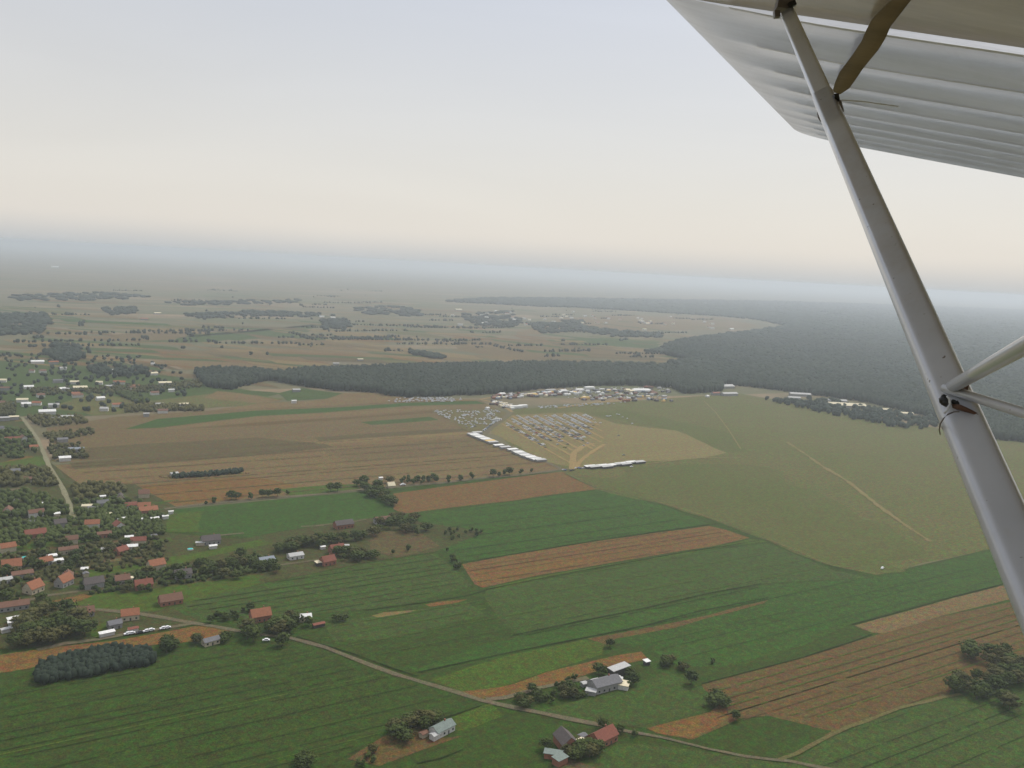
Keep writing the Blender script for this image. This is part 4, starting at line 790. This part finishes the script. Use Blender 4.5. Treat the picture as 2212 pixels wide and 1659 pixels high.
SPECS.sort(key=lambda q: -q[0])
for q in SPECS[:292]: make_tree(*q[1:])
rc, rr_ = [], []
for q in SPECS[292:]:
    for k in range(9):
        a = random.uniform(0, 6.28); rr0 = random.uniform(0, .3)*q[2]; z_ = random.uniform(.3, .8)*q[2]; s_ = random.uniform(.16, .26)*q[2]
        rc.append((q[1].x+math.cos(a)*rr0, q[1].y+math.sin(a)*rr0, z_)); rr_.append((s_, s_, s_))
if rc: tag(link('small_trees', blobs('small_trees', np.array(rc), np.array(rr_), .4), M['leaf']), 'the smaller far trees and bushes by the country road and in the village gardens', 'trees', None, 'stuff')
print('trees specs', len(SPECS))

# ------------------------------------------------------------------ vehicles
def car_parts():
    b = MB(); b.box(-2.15, 2.15, -.86, .86, .28, .82, .05, .04); b.box(-1.2, 1.35, -.78, .78, .82, 1.42, .42, .1)
    g = MB(); g.box(-1.1, 1.22, -.80, .80, .9, 1.3, .3, .075)
    wh = MB(); wh.tube((0, -.1, 0), (0, .1, 0), .32, .32, 12)
    return pymesh('body', b.v, b.f), pymesh('windows', g.v, g.f), pymesh('wheel', wh.v, wh.f)
cb, cg, cw = car_parts(); cg.materials.append(M['glass']); cw.materials.append(M['tyre'])
BODY = []
for m_ in CARC:
    q = cb.copy(); q.materials.append(m_); BODY.append(q)
SMALL = []        # far cars: one mesh each, paint plus glass, no parts
for m_ in CARC:
    b = MB(); b.v = [tuple(v.co) for v in cb.vertices]; b.f = [tuple(p.vertices) for p in cb.polygons]; nb = len(b.f)
    b.add([tuple(v.co) for v in cg.vertices], [tuple(p.vertices) for p in cg.polygons]); nf = len(b.f)
    for x in (-1.3, 1.3):
        for y in (-.8, .8): b.tube((x, y-.08, .32), (x, y+.08, .32), .32, .32, 8)
    q = pymesh('car', b.v, b.f); q.materials.append(m_); q.materials.append(M['glass']); q.materials.append(M['tyre'])
    for i, p in enumerate(q.polygons): p.material_index = 0 if i < nb else (1 if i < nf else 2)
    SMALL.append(q)
def full_car(fx, fy, ci, label, yaw=0, sc=1):
    p_ = G(fx, fy, .7); p_.z = layer[0]+.3
    r = empty('car', p_, YAW0+yaw); tag(r, label, 'car', 'cars parked on the village road' if 'village road' in label else None); r.scale = (sc, sc, sc)
    for nm, me in (('body', BODY[ci]), ('windows', cg)):
        o = bpy.data.objects.new(nm, me); COL.objects.link(o); o.parent = r
    for x in (-1.3, 1.3):
        for y in (-.8, .8):
            o = bpy.data.objects.new('wheel', cw); COL.objects.link(o); o.parent = r; o.location = (x, y, .32)
for fx, fy, lb in [(276, 1370, 'white car on the village road, left of the first pair'), (284, 1369, 'white car on the village road, right of the first pair'), (317, 1364, 'white car on the village road, left of the middle pair'),
                   (326, 1362, 'white car on the village road, right of the middle pair'), (353, 1358, 'white car on the village road, left of the last pair'), (361, 1357, 'white car on the village road, right of the last pair')]: full_car(fx, fy, 1, lb, R(8), 1.1)
full_car(302, 1367, 3, 'dark car on the village road between the white pairs', R(8)); full_car(870, 1048, 1, 'white van parked on the country road by the pale tent', R(3), 1.5)
full_car(656, 1380, 1, 'white car by the trees at the road end', R(-20), 1.1) if False else full_car(575, 1384, 1, 'white car half hidden by trees near the orange red roof', R(-20), 1.1)
full_car(1906, 1228, 1, 'small white vehicle alone on the airfield grass', R(20), 1.1)
cands = []
def cars(fx, fy, lab, grp, yaw):
    cands.append((fx, fy, lab, grp, yaw))
def row_dir(a, b):
    p_, q = G(*Z8(*a)), G(*Z8(*b)); return math.atan2(q.y-p_.y, q.x-p_.x)-YAW0
for k_, (a, b) in enumerate(PROW):
    rd = row_dir(a, b); dense = [.56, .6, .64, .66, .7, .72, .7, .62, .5, .35][k_]
    nn = 44
    for i in range(nn):
        t_ = i/nn*.95; off = 9
        for sgn in (-1, 1):
            pr = .95 if t_ < dense else .28*(1-t_)
            if random.random() < pr*(.95 if sgn > 0 else .55):
                x = a[0]+(b[0]-a[0])*t_+random.uniform(-2, 2); y = a[1]+(b[1]-a[1])*t_
                fx, fy = Z8(x+30+sgn*7, y-sgn*3)
                cars(fx, fy, 'small parked car in the slanting rows of the main parking field', 'cars in the main parking field', rd+math.pi/2+random.uniform(-.1, .1))
for i in range(190):
    x = random.uniform(215, 690); y = 345+random.random()**1.2*150*(1-abs(x-450)/600)
    if y > 345+(x-180)*.42 or y > 510-(x-560)*.9: continue
    cars(*Z8(x, y), 'small parked car on the triangular plot left of the event road', 'cars on the triangular plot', random.choice((0, math.pi/2))+random.uniform(-.2, .2))
for i in range(22):
    t_ = i/22; x = 575+(690-575)*t_+random.uniform(-2, 2); y = 490-(490-400)*t_
    cars(*Z8(x, y), 'parked car lined up along the upper event road', 'cars along the upper event road', -.6)
for x, y in [(1280, 468), (1270, 592), (1255, 548), (1265, 555), (1245, 545), (1510, 522), (1545, 657), (925, 517), (1430, 388), (1440, 390), (1455, 386), (1500, 375), (1515, 378), (1540, 395), (1570, 405), (1605, 440), (1350, 432), (1600, 738), (1235, 745), (1245, 750), (1215, 748), (1180, 765), (1195, 762), (1130, 760), (1145, 762), (1265, 748), (1280, 742)]:
    cars(*Z8(x, y), 'scattered parked car at the fringe of the event field', 'cars at the fringe of the event field', random.uniform(-.5, .5))
for i in range(24):
    t_ = i/24; cars(1555+(1700-1555)*0+1400+i*0-0+random.uniform(-2, 2)+t_*90-0, 925+t_*52, 'tiny car in the faint line crossing the airfield', 'faint line of cars on the airfield', -.8) if random.random() < .5 else None
for i in range(60):
    x = random.uniform(960, 1560); y = 328-(x-960)*.055+random.uniform(-7, 7)
    cars(*Z8(x, y), 'vehicle in the long line along the orange dirt track', 'vehicles along the orange dirt track', random.uniform(-.2, .2))
for i in range(130):
    x = random.triangular(-110, 470, 260); y = 272+random.uniform(-15, 15)+abs(x-250)*.02
    cars(*Z8(x, y), 'pale parked vehicle packed below the long wood', 'vehicles packed below the long wood', random.uniform(-.6, .6))
for i in range(120):
    x = random.uniform(1130, 1860); y = 240+random.uniform(-50, 28)
    cars(*Z8(x, y), 'vehicle parked between the event tents', 'vehicles between the event tents', random.uniform(-1, 1))
cands.sort(key=lambda c: -c[1])
nind = 285; rest = MB(); seen = []
for c in cands:
    p_ = G(c[0], c[1], .7)
    if any((p_.x-q[0])**2+(p_.y-q[1])**2 < 7 for q in seen): continue
    seen.append((p_.x, p_.y))
    p_.z = layer[0]+.05
    if len(seen) <= nind:
        o = bpy.data.objects.new('parked_car', random.choices(SMALL, (6, 4, 4, 3, 2, 1))[0]); COL.objects.link(o); o.location = p_; o.rotation_euler = (0, 0, YAW0+c[4])
        tag(o, c[2], 'car', c[3])
    else:
        mx = Matrix.Translation(p_) @ Matrix.Rotation(YAW0+c[4], 4, 'Z')
        rest.add([mx @ v.co for v in cb.vertices], [tuple(p.vertices) for p in cb.polygons])
tag(rest.build('parked_vehicles', CARC[0]), 'mass of far parked vehicles around the event tents and below the wood', 'cars', None, 'stuff')

# long stall tents
def stall(fx, fy, label, group, roof='r_white', yaw=0, L=15, wall='w_grey', W=6.5):
    p_ = G(fx, fy, 1.6); p_.z = layer[0]+.05
    r = empty('long_tent', p_, YAW0+yaw); tag(r, label, 'tent', group)
    h = L/2
    MB().box(-h, h, -W/2, W/2, 0, 2.3).build('wall', M[wall], r)
    q = MB(); q.add([(-h-.3,-W/2-.4,2.3),(h+.3,-W/2-.4,2.3),(h+.3,W/2+.4,2.75),(-h-.3,W/2+.4,2.75),(-h-.3,-W/2-.4,2.5),(h+.3,-W/2-.4,2.5),(h+.3,W/2+.4,2.95),(-h-.3,W/2+.4,2.95)], [(3,2,1,0),(4,5,6,7),(0,1,5,4),(1,2,6,5),(2,3,7,6),(3,0,4,7)])
    q.build('roof', M[roof], r)
    for x in np.linspace(-h+.3, h-.3, 5): MB().tube((x, -W/2-.3, 0), (x, -W/2-.3, 2.4), .06).build('pole', M['w_grey'], r)
left_rows = [(500, 513), (517, 520), (534, 527), (552, 534), (572, 542), (590, 549), (608, 556), (624, 562), (642, 570), (682, 592), (727, 605), (778, 621), (810, 635), (825, 642), (842, 650), (866, 661), (884, 667), (904, 674), (928, 683), (948, 689), (972, 693)]
for i, (x, y) in enumerate(left_rows):
    lb = {9: 'brightest white long tent in the stepped row beside the tan field', 7: 'long tent with orange roof in the stepped row'}.get(i, 'pale roofed long tent in the stepped row between tan field and parking')
    stall(*Z8(x, y), lb, None if i in (9, 7) else 'long tents in the stepped row', {9: 'r_white', 7: 'r_yellow'}.get(i, 'r_white' if i % 2 else 'r_pale'))
for i, (x, y) in enumerate([(1318, 738), (1345, 741), (1400, 733), (1430, 739), (1450, 731), (1500, 724), (1530, 719), (1560, 722), (1600, 709), (1655, 707)]):
    stall(*Z8(x, y), 'pale roofed long tent in the row right of the dirt junction', 'long tents right of the junction', 'r_pale' if i % 2 else 'r_white', .02, 17, 'w_dark')
stall(*Z8(535, 503), 'pale long tent set apart above the stepped row', None, 'r_pale')
def trailer(fx, fy, label, group, roof, yaw, L):
    p_ = G(fx, fy, 2); p_.z = layer[0]+.05
    r = empty('bus', p_, YAW0+yaw); tag(r, label, 'bus', group); h = L/2
    MB().box(-h, h, -1.25, 1.25, .5, 3.1, .1, .08).build('body', M[roof], r)
    MB().box(-h+.2, h-.1, -1.27, 1.27, 1.6, 2.5, .02, .03).build('windows', M['glass'], r)
    for x in (-h+2.2, h-2.6):
        m_ = MB(); m_.tube((x, -1.2, .5), (x, 1.2, .5), .5, .5, 10); m_.build('wheel', M['tyre'], r)
for x, y in [(655, 420), (668, 412), (680, 408)]: trailer(*Z8(x, y), 'white bus beside the upper event road', 'white buses by the upper event road', 'r_white', -.9, 11)
# tents
def tent(fx, fy, L, W, rf, label, group=None, yaw=0, H=3):
    p_ = G(fx, fy, H); p_.z = layer[0]+.05
    hx, hy, rh = L/2, W/2, W*.22
    b = MB()
    b.add([(-hx,-hy,0),(hx,-hy,0),(hx,hy,0),(-hx,hy,0),(-hx,-hy,H),(hx,-hy,H),(hx,hy,H),(-hx,hy,H),(-hx*.8,0,H+rh),(hx*.8,0,H+rh)],
          [(3,2,1,0),(0,1,5,4),(1,2,6,5),(2,3,7,6),(3,0,4,7),(4,5,9,8),(6,7,8,9),(5,6,9),(7,4,8)])
    o = b.build('tent', M[rf]); o.location = p_; o.rotation_euler = (0, 0, YAW0+yaw); tag(o, label, 'tent', group)
for x, y, L, W, rf, lb in [(1670, 207, 42, 14, 'r_white', 'largest white marquee of the event'), (1130, 211, 16, 9, 'r_white', 'white marquee on the left part of the event'), (1240, 204, 19, 9, 'r_white', 'white marquee near the middle of the event'),
                           (1310, 188, 24, 8, 'r_white', 'long white marquee against the wood'), (705, 232, 14, 8, 'r_white', 'white tent at the left end of the event'), (765, 232, 10, 6, 'r_pale', 'pale tent near the left end of the event'), (1040, 206, 24, 6, 'r_pale', 'long pale tent against the wood on the left'),
                           (800, 319, 28, 6, 'r_white', 'long white tent at the event road corner, left half'), (850, 313, 18, 6, 'r_white', 'long white tent at the event road corner, right half'), (752, 316, 6, 5, 'r_red', 'red tent beside the long white tent'), (605, 330, 7, 6, 'r_white', 'white tent on the triangular plot'),
                           (1572, 206, 14, 10, 'r_cream', 'cream tent left of the largest marquee'), (1600, 213, 14, 8, 'r_cream', 'cream tent touching the largest marquee'), (1280, 258, 20, 5, 'r_yellow', 'yellow striped tent in the event middle'), (1750, 226, 18, 10, 'r_brown', 'reddish tent right of the largest marquee'),
                           (1050, 228, 8, 5, 'r_red', 'red tent in the left part of the event'), (1700, 183, 10, 6, 'r_red', 'red tent behind the largest marquee'), (1370, 220, 9, 7, 'r_white', 'bright small white tent in the event middle'), (910, 232, 22, 5, 'r_cream', 'long pinkish tent on the left of the event'), (1565, 275, 18, 4, 'r_orange', 'orange tent on the dirt track'),
                           (2125, 248, 7, 7, 'r_white', 'single white tent on the airfield edge')]:
    tent(*Z8(x, y), L, W, rf, lb, None, -.35 if L == 42 else random.uniform(-.1, .1), 4 if L > 12 else 3)
nt_ = 0
while nt_ < 210:
    x = random.uniform(640, 1880); f_ = (x-640)/1240
    top = 238-f_*68+random.uniform(-4, 4); bot = [262, 262, 272, 278, 280][min(4, int(f_*5))]
    if x < 1250: bot = top+26
    y = random.uniform(top, bot)
    tent(*Z8(x, y), random.uniform(5, 12), random.uniform(3.5, 6), random.choices(['r_white', 'r_pale', 'r_grey', 'r_brown', 'r_dark', 'r_red', 'r_blue', 'r_cream', 'r_yellow', 'r_orange'], (4, 5, 6, 5, 5, 1, 3, 2, .7, .7))[0],
         'small tent in the dense crowd of stalls in front of the wood', 'small tents of the event', random.uniform(-.5, .5), random.uniform(2.2, 3.5)); nt_ += 1
for i in range(38):
    x = 640+random.uniform(-8, 8)+i*3.6; y = 290+i*.9+random.uniform(-14, 14)
    tent(*Z8(x, y), random.uniform(4, 10), random.uniform(3, 5), random.choice(['r_pale', 'r_grey', 'r_brown', 'r_white', 'r_dark', 'r_cream']), 'small stall at the bend of the event road', 'stalls at the road bend', random.uniform(-.5, .5), 2.6)

# ------------------------------------------------------------------ aircraft wing and struts
def cw_(v): return CAMP + ROT @ v
def cr(u, v): return Vector((u-512, 384-v, -FPX))
Sd = cr(861, 197).normalized()
Cd = cr(-1909, -364).normalized(); Cd = (Cd-Sd*Cd.dot(Sd)).normalized()
Nn = Sd.cross(Cd).normalized()
if Nn.y < 0: Nn = -Nn
def onplane(u, v, h): r_ = cr(u, v); return r_*(h/r_.dot(Nn))
h1 = onplane(1024, 44, 1).dot(Sd); h2 = onplane(1024, 176, 1).dot(Sd); DR = .36
HP = DR*9/(h2-h1)
Kc = onplane(796, 134, HP)
print('wing height', HP, 'tip dist', Kc.dot(Sd), 'depth', Kc.length)
def wp(s, c, dn=0): return Kc - Sd*s - Cd*c + Nn*dn       # s back from the tip, c in from the edge, dn up
air = empty('light_aircraft', cw_(Vector((.9, -.6, -.3)))); tag(air, 'strut-braced high wing of the aircraft the photo is taken from, at the upper right', 'aircraft')
def air_part(name, vs, fs, mat, smooth=True, parent=None):
    o0 = air.location if parent is None else air.location
    me = pymesh(name, [cw_(Vector(v))-o0 for v in vs], fs, smooth)
    return link(name, me, mat, parent or air)
def fabric(name, base, tr, coat=.3):
    m, t, p = newmat(name)
    tc = N(t, 'ShaderNodeTexCoord')
    mpg = N(t, 'ShaderNodeMapping'); mpg.inputs['Rotation'].default_value = (.3, .2, .5); mpg.inputs['Scale'].default_value = (1, 3.5, 2); t.links.new(tc.outputs['Object'], mpg.inputs[0])
    n = ramp(t, noise(t, mpg.outputs[0], 1.6, 7, .68), .35, .7)
    col = mixc(t, n, base, tuple(q*.68 for q in base))
    t.links.new(col, p.inputs['Base Color']); p.inputs['Roughness'].default_value = .22; p.inputs['Specular IOR Level'].default_value = .8; p.inputs['Coat Weight'].default_value = coat; p.inputs['Coat Roughness'].default_value = .15
    tl = N(t, 'ShaderNodeBsdfTranslucent'); t.links.new(col, tl.inputs['Color'])
    mx = N(t, 'ShaderNodeMixShader'); mx.inputs[0].default_value = tr
    out = t.nodes['Material Output']; t.links.new(p.outputs[0], mx.inputs[1]); t.links.new(tl.outputs[0], mx.inputs[2]); t.links.new(mx.outputs[0], out.inputs['Surface'])
    return m
M['fabric'] = fabric('white_wing_fabric', (.6, .62, .64), .47, .8)
M['fabric2'] = fabric('olive_wing_root', (.42, .36, .23), .32)
M['paint'] = plain('strut_paint', (.56, .58, .61), .25, 6, .28, .8)
_t = M['paint'].node_tree; _q = _t.nodes['Principled BSDF']; _src = _q.inputs['Base Color'].links[0].from_socket
_tc = N(_t, 'ShaderNodeTexCoord'); _n1 = ramp(_t, noise(_t, _tc.outputs['Object'], 170, 2, .6), .7, .74); _n2 = ramp(_t, noise(_t, _tc.outputs['Object'], 9, 6, .75), .5, .75)
_m = N(_t, 'ShaderNodeMath', operation='MULTIPLY'); _t.links.new(_n2, _m.inputs[0]); _m.inputs[1].default_value = .45
_c = mixc(_t, _m.outputs[0], _src, (.3, .22, .14)); _t.links.new(mixc(_t, _n1, _c, (.12, .1, .08)), _q.inputs['Base Color'])
_p = M['paint'].node_tree.nodes['Principled BSDF']; _p.inputs['Coat Weight'].default_value = 1; _p.inputs['Coat Roughness'].default_value = .2
M['reflp'] = plain('reflection_brown', (.26, .215, .13), .35, 7, .95, .1)  # colour of the strut's painted reflection under the wing
M['rust'] = plain('rusty_tape', (.13, .07, .045), .4, 20, .7)
M['blackr'] = plain('black_rubber', (.012, .013, .014), .3, 10, .4, .5)
M['steel'] = plain('dull_steel', (.16, .14, .13), .3, 12, .4, .5)
SMAX0 = 9*DR; CH = 1.65
def skin(name, s0, s1, mat, up=False, scal=True):
    ns = int((s1-s0)/DR*20); nc = 50; V = []; F_ = []
    rc = .26
    for i in range(ns+1):
        for j in range(nc+1):
            c = CH*(j/nc)**1.5; s = s0+(s1-s0)*i/ns
            if s0 == 0:
                off = 0
                if c < rc: off = rc*.75*(1-math.sqrt(max(0, 1-((rc-c)/rc)**2)))
                s = off+(s1-off)*i/ns
            edge = min(1, c/.3); edge = edge*edge*(3-2*edge)
            tipf = min(1, s/.1) if s0 == 0 else 1
            ph = s/DR
            sc_ = .0
            if scal: sc_ = .010*(1-abs(math.sin(math.pi*ph)))*edge     # fabric pulled tight over each rib
            if not up:
                dn = -sc_ + .010*math.exp(-c/.03) + (.003*math.exp(-s/.02) if s0 == 0 else 0)
            else:
                th = .17*(math.sqrt(max(0, c/CH)))*(1-(c/CH))*1.9
                dn = .014+th*tipf+sc_
            V.append(wp(s, c, dn))
    for i in range(ns):
        for j in range(nc):
            a = i*(nc+1)+j; F_.append((a, a+1, a+nc+2, a+nc+1))
    return air_part(name, V, F_, mat, True)
skin('lower_wing_skin', 0, SMAX0, M['fabric'])
skin('upper_wing_skin', 0, SMAX0+4.2*DR, M['fabric'], True)
skin('wing_root_panel', SMAX0, SMAX0+4.2*DR, M['fabric2'], False, False)
# thin dark edging along the tip and the leading edge
def tube_path(pts, rad, n=8, close=False):
    V = []; F_ = []
    for i, p_ in enumerate(pts):
        a = pts[max(0, i-1)]; b = pts[min(len(pts)-1, i+1)]; d = (b-a).normalized(); x = d.cross(Vector((.3, .5, .81))).normalized(); y = d.cross(x)
        r_ = rad[i] if isinstance(rad, list) else rad
        V += [p_+(x*math.cos(t)+y*math.sin(t))*r_ for t in [2*math.pi*k/n for k in range(n)]]
    for i in range(len(pts)-1):
        for k in range(n): F_.append((i*n+k, i*n+(k+1) % n, (i+1)*n+(k+1) % n, (i+1)*n+k))
    F_ += [tuple(range(n-1, -1, -1)), tuple(range((len(pts)-1)*n, len(pts)*n))]
    return V, F_
pts = []
for j in range(40):
    c = .03+(CH-.03)*(j/39)**1.5; rc = .26; off = rc*.75*(1-math.sqrt(max(0, 1-((rc-c)/rc)**2))) if c < rc else 0
    pts.append(wp(off, c, .012))
air_part('wing_tip_edging', *tube_path(pts, .007), M['steel'])
# cloth tapes over the ribs
M['tape'] = fabric('rib_tape', (.8, .8, .79), .3, .6)
for k in range(1, 10):
    V, F_ = [], []
    for j in range(60):
        c = .12+(CH-.14)*j/59; edge = min(1, c/.3); edge = edge*edge*(3-2*edge); wv = .0008*math.sin(c*37+k)
        for ds in (-.011, 0, .011):
            dn0 = -.010*(1-abs(math.sin(math.pi*(ds/DR))))*edge
            V.append(wp(k*DR+ds+wv, c, dn0-.0012))
    for j in range(59):
        for q in (0, 1): F_.append((3*j+q, 3*j+q+1, 3*j+q+4, 3*j+q+3))
    air_part('rib_tape', V, F_, M['tape'])
# main strut
def strutpt(fy):    # centre line in the full frame, inverse depth linear in fy
    fx = 1700+(fy-25)*.4286
    return cr(fx*K, fy*K), 36+.065*(fy-25)
top = cr(1700*K, 25*K); zt = (HP-.03)/top.dot(Nn)         # scale: depth = FPX*zt
def SP(fy):
    r_, w_ = strutpt(fy); return r_*(zt*36/w_)
Wst = 36*K*.93*zt                                         # physical chord of the strut
print('strut chord', Wst, 'top depth', FPX*zt, 'bottom depth', -SP(1700).z)
PROF = [(-.5, -.05), (-.495, .06), (-.47, .16), (-.40, .34), (-.34, .44), (-.27, .485), (-.1, .5), (.1, .5), (.3, .49), (.4, .44), (.46, .3), (.5, .1), (.49, -.15), (.4, -.35), (.2, -.48), (-.1, -.5), (-.3, -.42), (-.44, -.25)]
def loft(name, y0, y1, wid, thk, mat, n=18, seg=24, parent=None):
    V = []; F_ = []
    ax = (SP(y1)-SP(y0)).normalized()
    for i in range(seg+1):
        fy = y0+(y1-y0)*i/seg; c = SP(fy); view = c.normalized()
        side = ax.cross(SP(700).normalized()).normalized(); nrm = side.cross(ax).normalized()
        if side.x < 0: side = -side
        if nrm.dot(view) > 0: nrm = -nrm
        for (px_, py_) in PROF: V.append(c+side*px_*wid+nrm*py_*thk)
    for i in range(seg):
        for k in range(n): F_.append((i*n+k, i*n+(k+1) % n, (i+1)*n+(k+1) % n, (i+1)*n+k))
    F_ += [tuple(range(n-1, -1, -1)), tuple(range(seg*n, (seg+1)*n))]
    return air_part(name, V, F_, mat, True, parent)
ms = loft('main_strut', 205, 2300, Wst, Wst*.62, M['paint'])
loft('strut_upper_end', 28, 222, Wst*.92, Wst*.48, M['paint'])
def pix(fx, fy, depth): r_ = cr(fx*K, fy*K); return r_*(depth/FPX)
def box_at(name, fx, fy, depth, sx, sy, sz, mat, ang=0, parent=None):
    c = pix(fx, fy, depth); ca, sa = math.cos(R(ang)), math.sin(R(ang)); V = []
    for dx, dy, dz in [(-1,-1,-1),(1,-1,-1),(1,1,-1),(-1,1,-1),(-1,-1,1),(1,-1,1),(1,1,1),(-1,1,1)]:
        x, y = dx*sx/2, dy*sy/2; V.append(c+Vector((x*ca-y*sa, x*sa+y*ca, dz*sz/2)))
    return air_part(name, V, [(3,2,1,0),(4,5,6,7),(0,1,5,4),(1,2,6,5),(2,3,7,6),(3,0,4,7)], mat, False, parent)
dT = FPX*zt
u_ = dT*K/FPX       # metres per full-frame pixel at the strut top
box_at('strut_fitting', 1694, 12, dT, 34*u_, 22*u_, 26*u_, M['steel'], -10)
box_at('fitting_bolt', 1711, 9, dT-.01, 14*u_, 10*u_, 12*u_, M['blackr'], 20)
box_at('fitting_bolt', 1678, 31, dT-.01, 12*u_, 14*u_, 12*u_, M['steel'], 5)
dJ = -SP(225).z; uj = dJ*K/FPX
box_at('hinge_bracket', 1812, 232, dJ-.005, 12*uj, 26*uj, 14*uj, M['steel'], 15)
box_at('hinge_bolt', 1806, 212, dJ-.01, 10*uj, 16*uj, 12*uj, M['blackr'], 10)
lp = [pix(x, y, dJ) for x, y in [(1776, 228), (1769, 234), (1767, 244), (1769, 254), (1774, 262)]]
air_part('hinge_clip', *tube_path(lp, 2.2*uj), M['steel'])
# strut's reflection in the glossy wing, painted as a thin brown strip
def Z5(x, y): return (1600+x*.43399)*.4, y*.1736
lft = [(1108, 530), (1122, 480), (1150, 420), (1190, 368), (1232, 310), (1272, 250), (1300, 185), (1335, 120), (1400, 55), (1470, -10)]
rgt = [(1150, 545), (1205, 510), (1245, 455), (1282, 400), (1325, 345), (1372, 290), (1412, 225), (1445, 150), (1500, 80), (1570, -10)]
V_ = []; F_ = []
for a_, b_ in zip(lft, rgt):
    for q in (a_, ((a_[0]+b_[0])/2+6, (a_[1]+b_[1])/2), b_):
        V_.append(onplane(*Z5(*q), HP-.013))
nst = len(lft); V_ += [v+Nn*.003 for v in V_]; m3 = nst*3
for i_ in range(nst-1):
    for k in range(2):
        a = i_*3+k; F_ += [(a, a+1, a+4, a+3), (a+m3+3, a+m3+4, a+m3+1, a+m3)]
    F_ += [(i_*3, i_*3+3, i_*3+3+m3, i_*3+m3), (i_*3+2+m3, i_*3+5+m3, i_*3+5, i_*3+2)]
air_part('painted_reflection', V_, F_, M['reflp'])
cab = [pix(1818, 216, dJ), pix(1862, 219, dJ*1.01), pix(1940, 230, dJ*1.06)]
air_part('control_cable', *tube_path(cab, 1.1*uj), M['r_white'])
# jury struts leaving the lower joint
dL = -SP(845).z; ul = dL*K/FPX
def brace(name, a, da, b, db, rad0, rad1, mat):
    A, B_ = pix(*a, da), pix(*b, db); ext = A.lerp(B_, 1.9)
    air_part(name, *tube_path([A.lerp(ext, t) for t in (0, .25, .5, .75, 1)], rad0, 14), mat)
brace('jury_strut', (2052, 838), dL*.99, (2212, 748), dL*.66, 13*ul, 0, M['paint'])
brace('jury_strut', (2040, 838), dL*.98, (2212, 892), dL*.88, 10*ul, 0, M['paint'])
box_at('joint_bracket', 2076, 832, dL*.965, 26*ul, 15*ul, 14*ul, M['rust'], -18)
# black knob, clip and loop of wire
kc = pix(2041, 867, dL*.955); n = 30
C_ = np.array([tuple(kc+Vector((random.gauss(0, 3)*ul, random.gauss(0, 3)*ul, random.gauss(0, 2)*ul))) for _ in range(6)]+[tuple(pix(2038, 856, dL*.955)), tuple(pix(2066, 872, dL*.955)), tuple(pix(2060, 868, dL*.955))])
Rk = np.array([[11*ul]*3]*6+[[5*ul]*3, [7*ul]*3, [6*ul]*3])
kb = blobs('knob', C_, Rk, .08); co = np.empty(len(kb.vertices)*3, np.float32); kb.vertices.foreach_get('co', co); co = co.reshape(-1, 3)
kb.vertices.foreach_set('co', np.array([tuple(cw_(Vector(v))-air.location) for v in co.astype(float)], np.float32).reshape(-1)); kb.update()
link('rubber_knob', kb, M['blackr'], air)
air_part('knob_clip', *tube_path([pix(x, y, dL*.93) for x, y in [(2046, 855), (2051, 862), (2052, 872), (2047, 884), (2040, 893)]], 2.6*ul), M['paint'])
air_part('wire_loop', *tube_path([pix(x, y, dL*d_) for x, y, d_ in [(2072, 889, .93), (2060, 890, .93), (2048, 895, .93), (2038, 904, .935), (2031, 916, .95), (2029, 928, .97), (2031, 938, 1.0)]], 1.5*ul), M['steel'])
# rusty tape wrapped over the strut below the joint
tp = []
for i, (x, y) in enumerate([(2074, 878), (2088, 884), (2102, 891), (2114, 898), (2126, 906)]): tp.append(pix(x, y, dL*.935))
V_, F_ = [], []
for p_ in tp: V_ += [p_+Vector((0, 4*ul, 0)), p_+Vector((2*ul, -4*ul, 0)), p_+Vector((2*ul, -4*ul, -.008)), p_+Vector((0, 4*ul, -.008))]
for i in range(4):
    for k in range(4): F_.append((4*i+k, 4*i+(k+1) % 4, 4*i+4+(k+1) % 4, 4*i+4+k))
F_ += [(3, 2, 1, 0), (16, 17, 18, 19)]
air_part('rusty_strap', V_, F_, M['rust'])

# ------------------------------------------------------------------ haze
hz = bpy.data.materials.new('haze'); hz.use_nodes = True; t = hz.node_tree
t.nodes.remove(t.nodes['Principled BSDF']); pv = t.nodes.new('ShaderNodeVolumePrincipled')
pv.inputs['Density'].default_value = 1.15e-4; pv.inputs['Color'].default_value = (.69, .755, .805, 1); pv.inputs['Anisotropy'].default_value = .4
t.links.new(pv.outputs[0], t.nodes['Material Output'].inputs['Volume'])
hb = MB().box(-Lg-50, Lg+50, -4050, Lg+50, -1, ALT+9).build('haze', hz); tag(hb, 'thin blue-grey haze lying over the whole plain', None, None, 'stuff')
print('objects', len(bpy.data.objects), 'trees', len(TREES))
